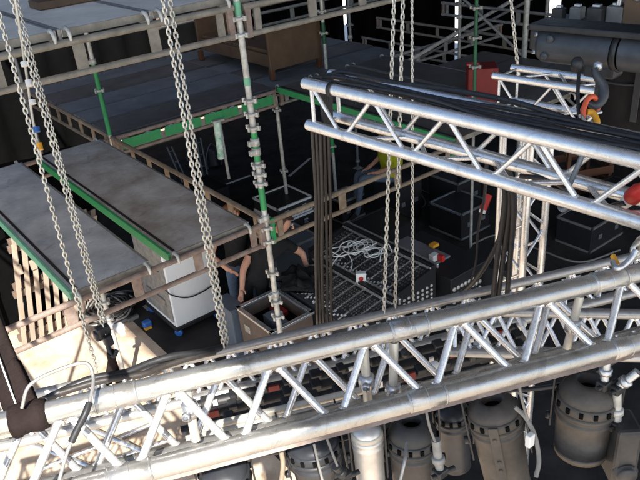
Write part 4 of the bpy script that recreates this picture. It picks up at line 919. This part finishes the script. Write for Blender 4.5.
# red box, brown frame chair, drape
rc=V((6.1209,5.0595,2.4200)); t=thing('red_cabinet','dark red cabinet standing on the deck behind the upper truss','cabinet',rc)
b=MB(); b.box(rc+V((0,0,.24)),(.33,.30,.48),(V((.72,-.69,0)),V((.69,.72,0)),V((0,0,1))),bev=.012); b.build('cabinet_body',M['red_dark'],t)
b=MB(); b.box(rc+V((-.06,.08,.495)),(.14,.07,.025),(V((.72,-.69,0)),V((.69,.72,0)),V((0,0,1))),bev=.01); b.build('handle',M['red'],t)
for k in range(3): deck((7.69,5.2+k*.63,ZD-.02),(1.0,.62),0,['end board in front of the red cabinet','end board under the red cabinet','end board beyond the red cabinet'][k],'deck_dark2',hooks=False)
t=thing('wooden_crate','orange brown open wooden crate on the floor seen through the upper truss','crate',(8.9,5.3,0))
cc=V((9.35,5.75,.55)); AX=(V((.9,-.43,0)).normalized(),V((.43,.9,0)).normalized(),V((0,0,1)))
for sx in (-1,1):
    for sy in (-1,1):
        b=MB(); b.box(cc+AX[0]*(sx*.36)+AX[1]*(sy*.30),(.06,.06,.80),AX,bev=.006); b.build('post',M['wood_orange'],t)
for z in (.33,-.05,-.33):
    for sy in (-1,1):
        b=MB(); b.box(cc+AX[1]*(sy*.34)+V((0,0,z)),(.80,.02,.13),AX,bev=.004); b.build('slat',M['wood_orange'],t)
    for sx in (-1,1):
        b=MB(); b.box(cc+AX[0]*(sx*.405)+V((0,0,z)),(.02,.62,.13),AX,bev=.004); b.build('slat',M['wood_dark'],t)
b=MB(); b.box(cc-V((0,0,.40)),(.7,.58,.03),AX); b.build('bottom',M['wood_dark'],t)
# pleated grey drape behind the short truss
b=MB(); p0=V((6.3,3.6,0)); p1=V((7.5,1.6,0)); k_=90; d=(p1-p0).normalized(); nn=V((-d.y,d.x,0)); vs=[]; fs=[]
for sd_ in (0,1):
    o_=len(vs)
    for i in range(k_+1):
        q=p0.lerp(p1,i/k_)+nn*(.035*math.sin(i*1.05)+.02*math.sin(i*.4)+.01*sd_); vs+=[(q.x,q.y,2.5),(q.x,q.y,3.95)]
    fs+=[[o_+2*i,o_+2*i+2,o_+2*i+3,o_+2*i+1] for i in range(k_)]
b.add(vs,fs,0,True); one('grey_drape','grey pleated drape hanging behind the short truss','drape',b,M['pleat'])

# ------------------------------------------------------------------ people
def human(J,label,mats,loc,zones,bulk=1.0,group=None,hem=None):
    """J: joint dict in world space. zones: list of (material index, predicate on nearest bone)."""
    names=list(J.keys()); P=[V(J[n]) for n in names]; idx={n:i for i,n in enumerate(names)}
    Rr=dict(pelvis=.125,waist=.118,chest=.135,upchest=.12,neck=.052,headb=.066,headm=.088,headt=.070,shL=.062,shR=.062,elL=.042,elR=.042,wrL=.028,wrR=.028,paL=.026,paR=.026,hipL=.088,hipR=.088,knL=.060,knR=.060,anL=.042,anR=.042,heL=.04,heR=.04,toL=.032,toR=.032)
    E=[('pelvis','waist'),('waist','chest'),('chest','upchest'),('upchest','neck'),('neck','headb'),('headb','headm'),('headm','headt')]
    for s_ in 'LR': E+=[('upchest','sh'+s_),('sh'+s_,'el'+s_),('el'+s_,'wr'+s_),('wr'+s_,'pa'+s_),('pelvis','hip'+s_),('hip'+s_,'kn'+s_),('kn'+s_,'an'+s_),('an'+s_,'to'+s_)]
    vs=[tuple(p) for p in P]; rad=[Rr[n] for n in names]; ed=[(idx[a],idx[b]) for a,b in E]; owner=list(names)
    # fingers: five short chains rooted in the palm
    for s_ in 'LR':
        w_=V(J['wr'+s_]); p_=V(J['pa'+s_]); f=(p_-w_).normalized(); face=V(J['headm'])-V(J['headb'])
        sdv=f.cross(V((.3,.5,.8))).normalized(); cur=f.cross(sdv).normalized()
        for k in range(5):
            if k<4:
                o0=p_+sdv*((k-1.5)*.019)+f*.008; ln=(.034,.040,.037,.028)[k]
                a=o0+f*ln; c=a+(f*.75+cur*.6).normalized()*ln*.8
            else:
                o0=w_.lerp(p_,.35)+sdv*(-.034); a=o0+(f*.7-sdv*.6).normalized()*.034; c=a+(f*.9-sdv*.1+cur*.3).normalized()*.028
            b0=len(vs); vs+=[tuple(o0),tuple(a),tuple(c)]; rad+=[.0095,.009,.0075]; owner+=['fg'+s_]*3
            ed+=[(idx['pa'+s_] if k<4 else idx['wr'+s_],b0),(b0,b0+1),(b0+1,b0+2)]
    me=bpy.data.meshes.new('person'); me.from_pydata([V(v)-V(loc) for v in vs],ed,[]); me.update()
    o=bpy.data.objects.new('person',me); COL.objects.link(o); o.location=V(loc)
    md=o.modifiers.new('Skin','SKIN'); md.use_smooth_shade=True
    for i,sv in enumerate(me.skin_vertices[0].data):
        sv.radius=(rad[i],rad[i]); sv.use_root=(i==idx['pelvis'])
        if owner[i] in('waist','chest','pelvis','upchest'): sv.radius=(rad[i]*1.15*bulk,rad[i]*.9*bulk)
    o.modifiers.new('Sub','SUBSURF').levels=3; o.modifiers['Sub'].render_levels=3
    bpy.context.view_layer.update()
    ev=o.evaluated_get(bpy.context.evaluated_depsgraph_get()); nm=bpy.data.meshes.new_from_object(ev)
    o.modifiers.clear(); o.data=nm; nm.name='person'
    for m_ in mats: nm.materials.append(m_)
    segs=[(V(vs[a])-V(loc),V(vs[b])-V(loc),owner[a],owner[b],rad[a]*(bulk if owner[a] in('waist','chest','pelvis','upchest') else 1),rad[b]*(bulk if owner[b] in('waist','chest','pelvis','upchest') else 1)) for a,b in ed]
    for pl in nm.polygons:
        c=pl.center; best=None
        for a,b,na,nb,ra,rb_ in segs:
            ab=b-a; t_=max(0,min(1,(c-a).dot(ab)/max(1e-9,ab.length_squared))); dd=(c-(a+ab*t_)).length/(ra+(rb_-ra)*t_)
            if best is None or dd<best[0]: best=(dd,na,nb,t_)
        pl.material_index=zones(best[1],best[2],best[3]); pl.use_smooth=True
        if hem and {best[1][:2],best[2][:2]}<={'pe','wa','hi','ch'}: pl.material_index=0 if c.z+loc[2]>hem+.012*math.sin(c.x*40+c.y*31) else 2
    tag(o,label,'person',group)
    return o
def face_bits(o,J,fw,hair,hl=1.0):
    hm=V(J['headm']); up_=(V(J['headt'])-V(J['headb'])).normalized(); fw=V(fw); fw=(fw-up_*fw.dot(up_)).normalized(); sd=fw.cross(up_)
    b=MB(); b.path([hm+fw*.086+up_*.012,hm+fw*.106-up_*.012,hm+fw*.108-up_*.024,hm+fw*.088-up_*.032],[.006,.010,.013,.008],8); b.build('nose',M['skin'],o)
    for s_ in(-1,1):
        b=MB(); b.lathe([(0,.004),(.010,.002),(.011,-.004)],hm+fw*.083+sd*(s_*.031)+up_*.008,fw,10); b.build('eye',M['eye'],o)
        b=MB(); b.lathe([(0,.009),(.018,.007),(.026,.0),(.018,-.006)],hm+sd*(s_*.084)-up_*.01-fw*.006,sd*s_,12); b.build('ear',M['skin'],o)
    b=MB(); b.box(hm+fw*.081-up_*.058,(.045,.010,.010),(sd,fw,up_),bev=.003); b.build('mouth',M['red_dark'],o)
    # hair: cap over the back and crown of the head
    b=MB(); n=22; vs=[]; fs=[]; rings=9
    for k in range(rings):
        th=math.pi*(k/(rings-1))*.60
        for i in range(n):
            a=TAU*i/n; dirv=(up_*math.cos(th)+(fw*math.cos(a)+sd*math.sin(a))*math.sin(th)); cut=1.0
            if math.cos(a)>.25 and th>1.0: dirv=(up_*math.cos(1.0)+(fw*math.cos(a)+sd*math.sin(a))*math.sin(1.0))
            r_=.104+.005*math.sin(7*a+3*k)+.004*math.sin(13*a+k)
            vs.append(hm+up_*.012-fw*.006+dirv*r_)
    for k in range(rings-1): fs+=[(k*n+i,k*n+(i+1)%n,(k+1)*n+(i+1)%n,(k+1)*n+i) for i in range(n)]
    b.add(vs,fs,0,True); b.build('hair',M[hair],o)
def zone_std(tee=0,skin=1,jeans=2,shoe=3,sleeve=.55):
    def z(a,b,t):
        s={a,b}
        if any(q.startswith('to') for q in s): return shoe
        if any(q[:2] in('hi','kn','an') for q in s): return jeans
        if 'pelvis' in s and 'waist' in s: return jeans if (t<.45 if a=='pelvis' else t>.55) else tee
        if any(q[:2] in('he','fg','wr','pa') for q in s): return skin
        if any(q[:2]=='el' for q in s): return tee if t<sleeve else skin
        if 'neck' in s: return tee if ('upchest' in s and t<.55) else skin
        return tee
    return z
MM=[M['tee'],M['skin'],M['jeans'],M['shoe']]
# man standing behind, hand on his hip
A_=dict(pelvis=(3.480,6.460,0.940),waist=(3.470,6.460,1.080),chest=(3.460,6.450,1.240),upchest=(3.460,6.440,1.360),neck=(3.450,6.425,1.460),headb=(3.445,6.410,1.530),headm=(3.435,6.390,1.610),headt=(3.440,6.400,1.700),
 shL=(3.620,6.320,1.380),elL=(3.740,6.260,1.130),wrL=(3.680,6.120,0.930),paL=(3.660,6.070,0.870),shR=(3.290,6.540,1.380),elR=(3.140,6.460,1.140),wrR=(3.240,6.290,1.000),paR=(3.290,6.260,0.950),
 hipL=(3.560,6.400,0.880),hipR=(3.400,6.520,0.880),knL=(3.560,6.360,0.480),knR=(3.360,6.460,0.480),anL=(3.580,6.440,0.070),anR=(3.360,6.540,0.070),toL=(3.500,6.280,0.035),toR=(3.260,6.400,0.035))
pa=human(A_,'man in black t-shirt and blue jeans standing with hand on hip, nearest the white case',MM,(3.47,6.46,0),zone_std(),1.12,hem=.93)
face_bits(pa,A_,(-.62,-.66,-.35),'hair_g')
B_=dict(pelvis=(3.46,6.02,.92),waist=(3.50,6.0,1.05),chest=(3.55,5.985,1.19),upchest=(3.66,5.98,1.30),neck=(3.75,5.96,1.385),headb=(3.80,5.945,1.43),headm=(3.85,5.925,1.485),headt=(3.862,5.94,1.575),
 shL=(3.53,6.10,1.28),elL=(3.29,6.03,1.08),wrL=(3.2061,5.9688,0.9000),paL=(3.1486,5.9139,0.8450),shR=(3.80,5.85,1.27),elR=(3.96,5.80,1.10),wrR=(3.93,5.71,.995),paR=(3.90,5.66,.965),
 hipL=(3.33,6.06,.87),hipR=(3.46,5.95,.87),knL=(3.30,6.08,.47),knR=(3.44,5.97,.47),anL=(3.27,6.16,.07),anR=(3.43,6.06,.07),toL=(3.34,6.04,.035),toR=(3.52,5.94,.035))
pb_=human(B_,'man in black t-shirt and dark trousers leaning over the front console behind the banded post',[M['tee'],M['skin'],M['tee'],M['shoe']],(3.40,6.05,0),zone_std(sleeve=.5),1.2)
face_bits(pb_,B_,(.35,-.75,-.55),'hair')
C_=dict(pelvis=(6.800,7.280,0.780),waist=(6.780,7.280,0.900),chest=(6.750,7.280,1.060),upchest=(6.720,7.280,1.180),neck=(6.680,7.280,1.270),headb=(6.660,7.280,1.330),headm=(6.630,7.290,1.400),headt=(6.640,7.290,1.490),
 shL=(6.830,7.440,1.200),elL=(6.760,7.540,0.960),wrL=(6.560,7.560,0.860),paL=(6.490,7.580,0.840),shR=(6.620,7.120,1.200),elR=(6.560,7.120,0.960),wrR=(6.460,7.280,0.880),paR=(6.420,7.340,0.870),
 hipL=(6.780,7.380,0.740),hipR=(6.700,7.220,0.740),knL=(6.450,7.720,0.760),knR=(6.360,7.520,0.770),anL=(6.420,7.780,0.140),anR=(6.300,7.600,0.140),toL=(6.320,7.860,0.050),toR=(6.200,7.680,0.050))
pc=human(C_,'person in yellow green shirt and grey blue jeans sitting on a dark case',[M['hivis'],M['skin'],M['jeans_grey'],M['shoe']],(6.76,7.30,0),zone_std(sleeve=.8),1.45,hem=.78)
face_bits(pc,C_,(-.75,.5,-.3),'hair')
flight('flight_case','dark case under the seated person in yellow green','(0,0,0)' and (6.86,7.26,.34),(.55,.5,.66),'blackmetal')
# black jacket and grey sheet lying on the front console
b=MB(); n_=14; vs=[]; fs=[]
c=V((3.7158,5.5442,1.0000))
for sgn in (1,0):
    o_=len(vs)
    for i in range(n_+1):
        for j in range(n_+1):
            u_=i/n_-.5; w_=j/n_-.5; e=max(0,1-(2*max(abs(u_),abs(w_)))**3)
            vs.append((c.x+u_*.42+.06*math.sin(w_*9),c.y+w_*.46+.07*math.sin(u_*11+1),c.z-.06+sgn*(.015+.10*e+.035*math.sin(u_*19+w_*9)*e+.025*math.sin(w_*27-u_*8)*e)))
    for i in range(n_):
        for j in range(n_):
            q=o_+i*(n_+1)+j; fs.append([q,q+n_+1,q+n_+2,q+1] if sgn else [q,q+1,q+n_+2,q+n_+1])
b.add(vs,fs,0,True); one('black_jacket','crumpled black jacket lying on the front console by the leaning man','jacket',b,M['tee'])
b=MB(); c=V((3.9086,5.5926,1.0000)); b.lathe([(0,-.12),(.045,-.12),(.05,0),(.045,.12),(0,.12)],c,(.75,-.6,.05),14); one('grey_roll','pale grey rolled sheet on the front console near the leaning man\'s hand','roll',b,M['paper'])
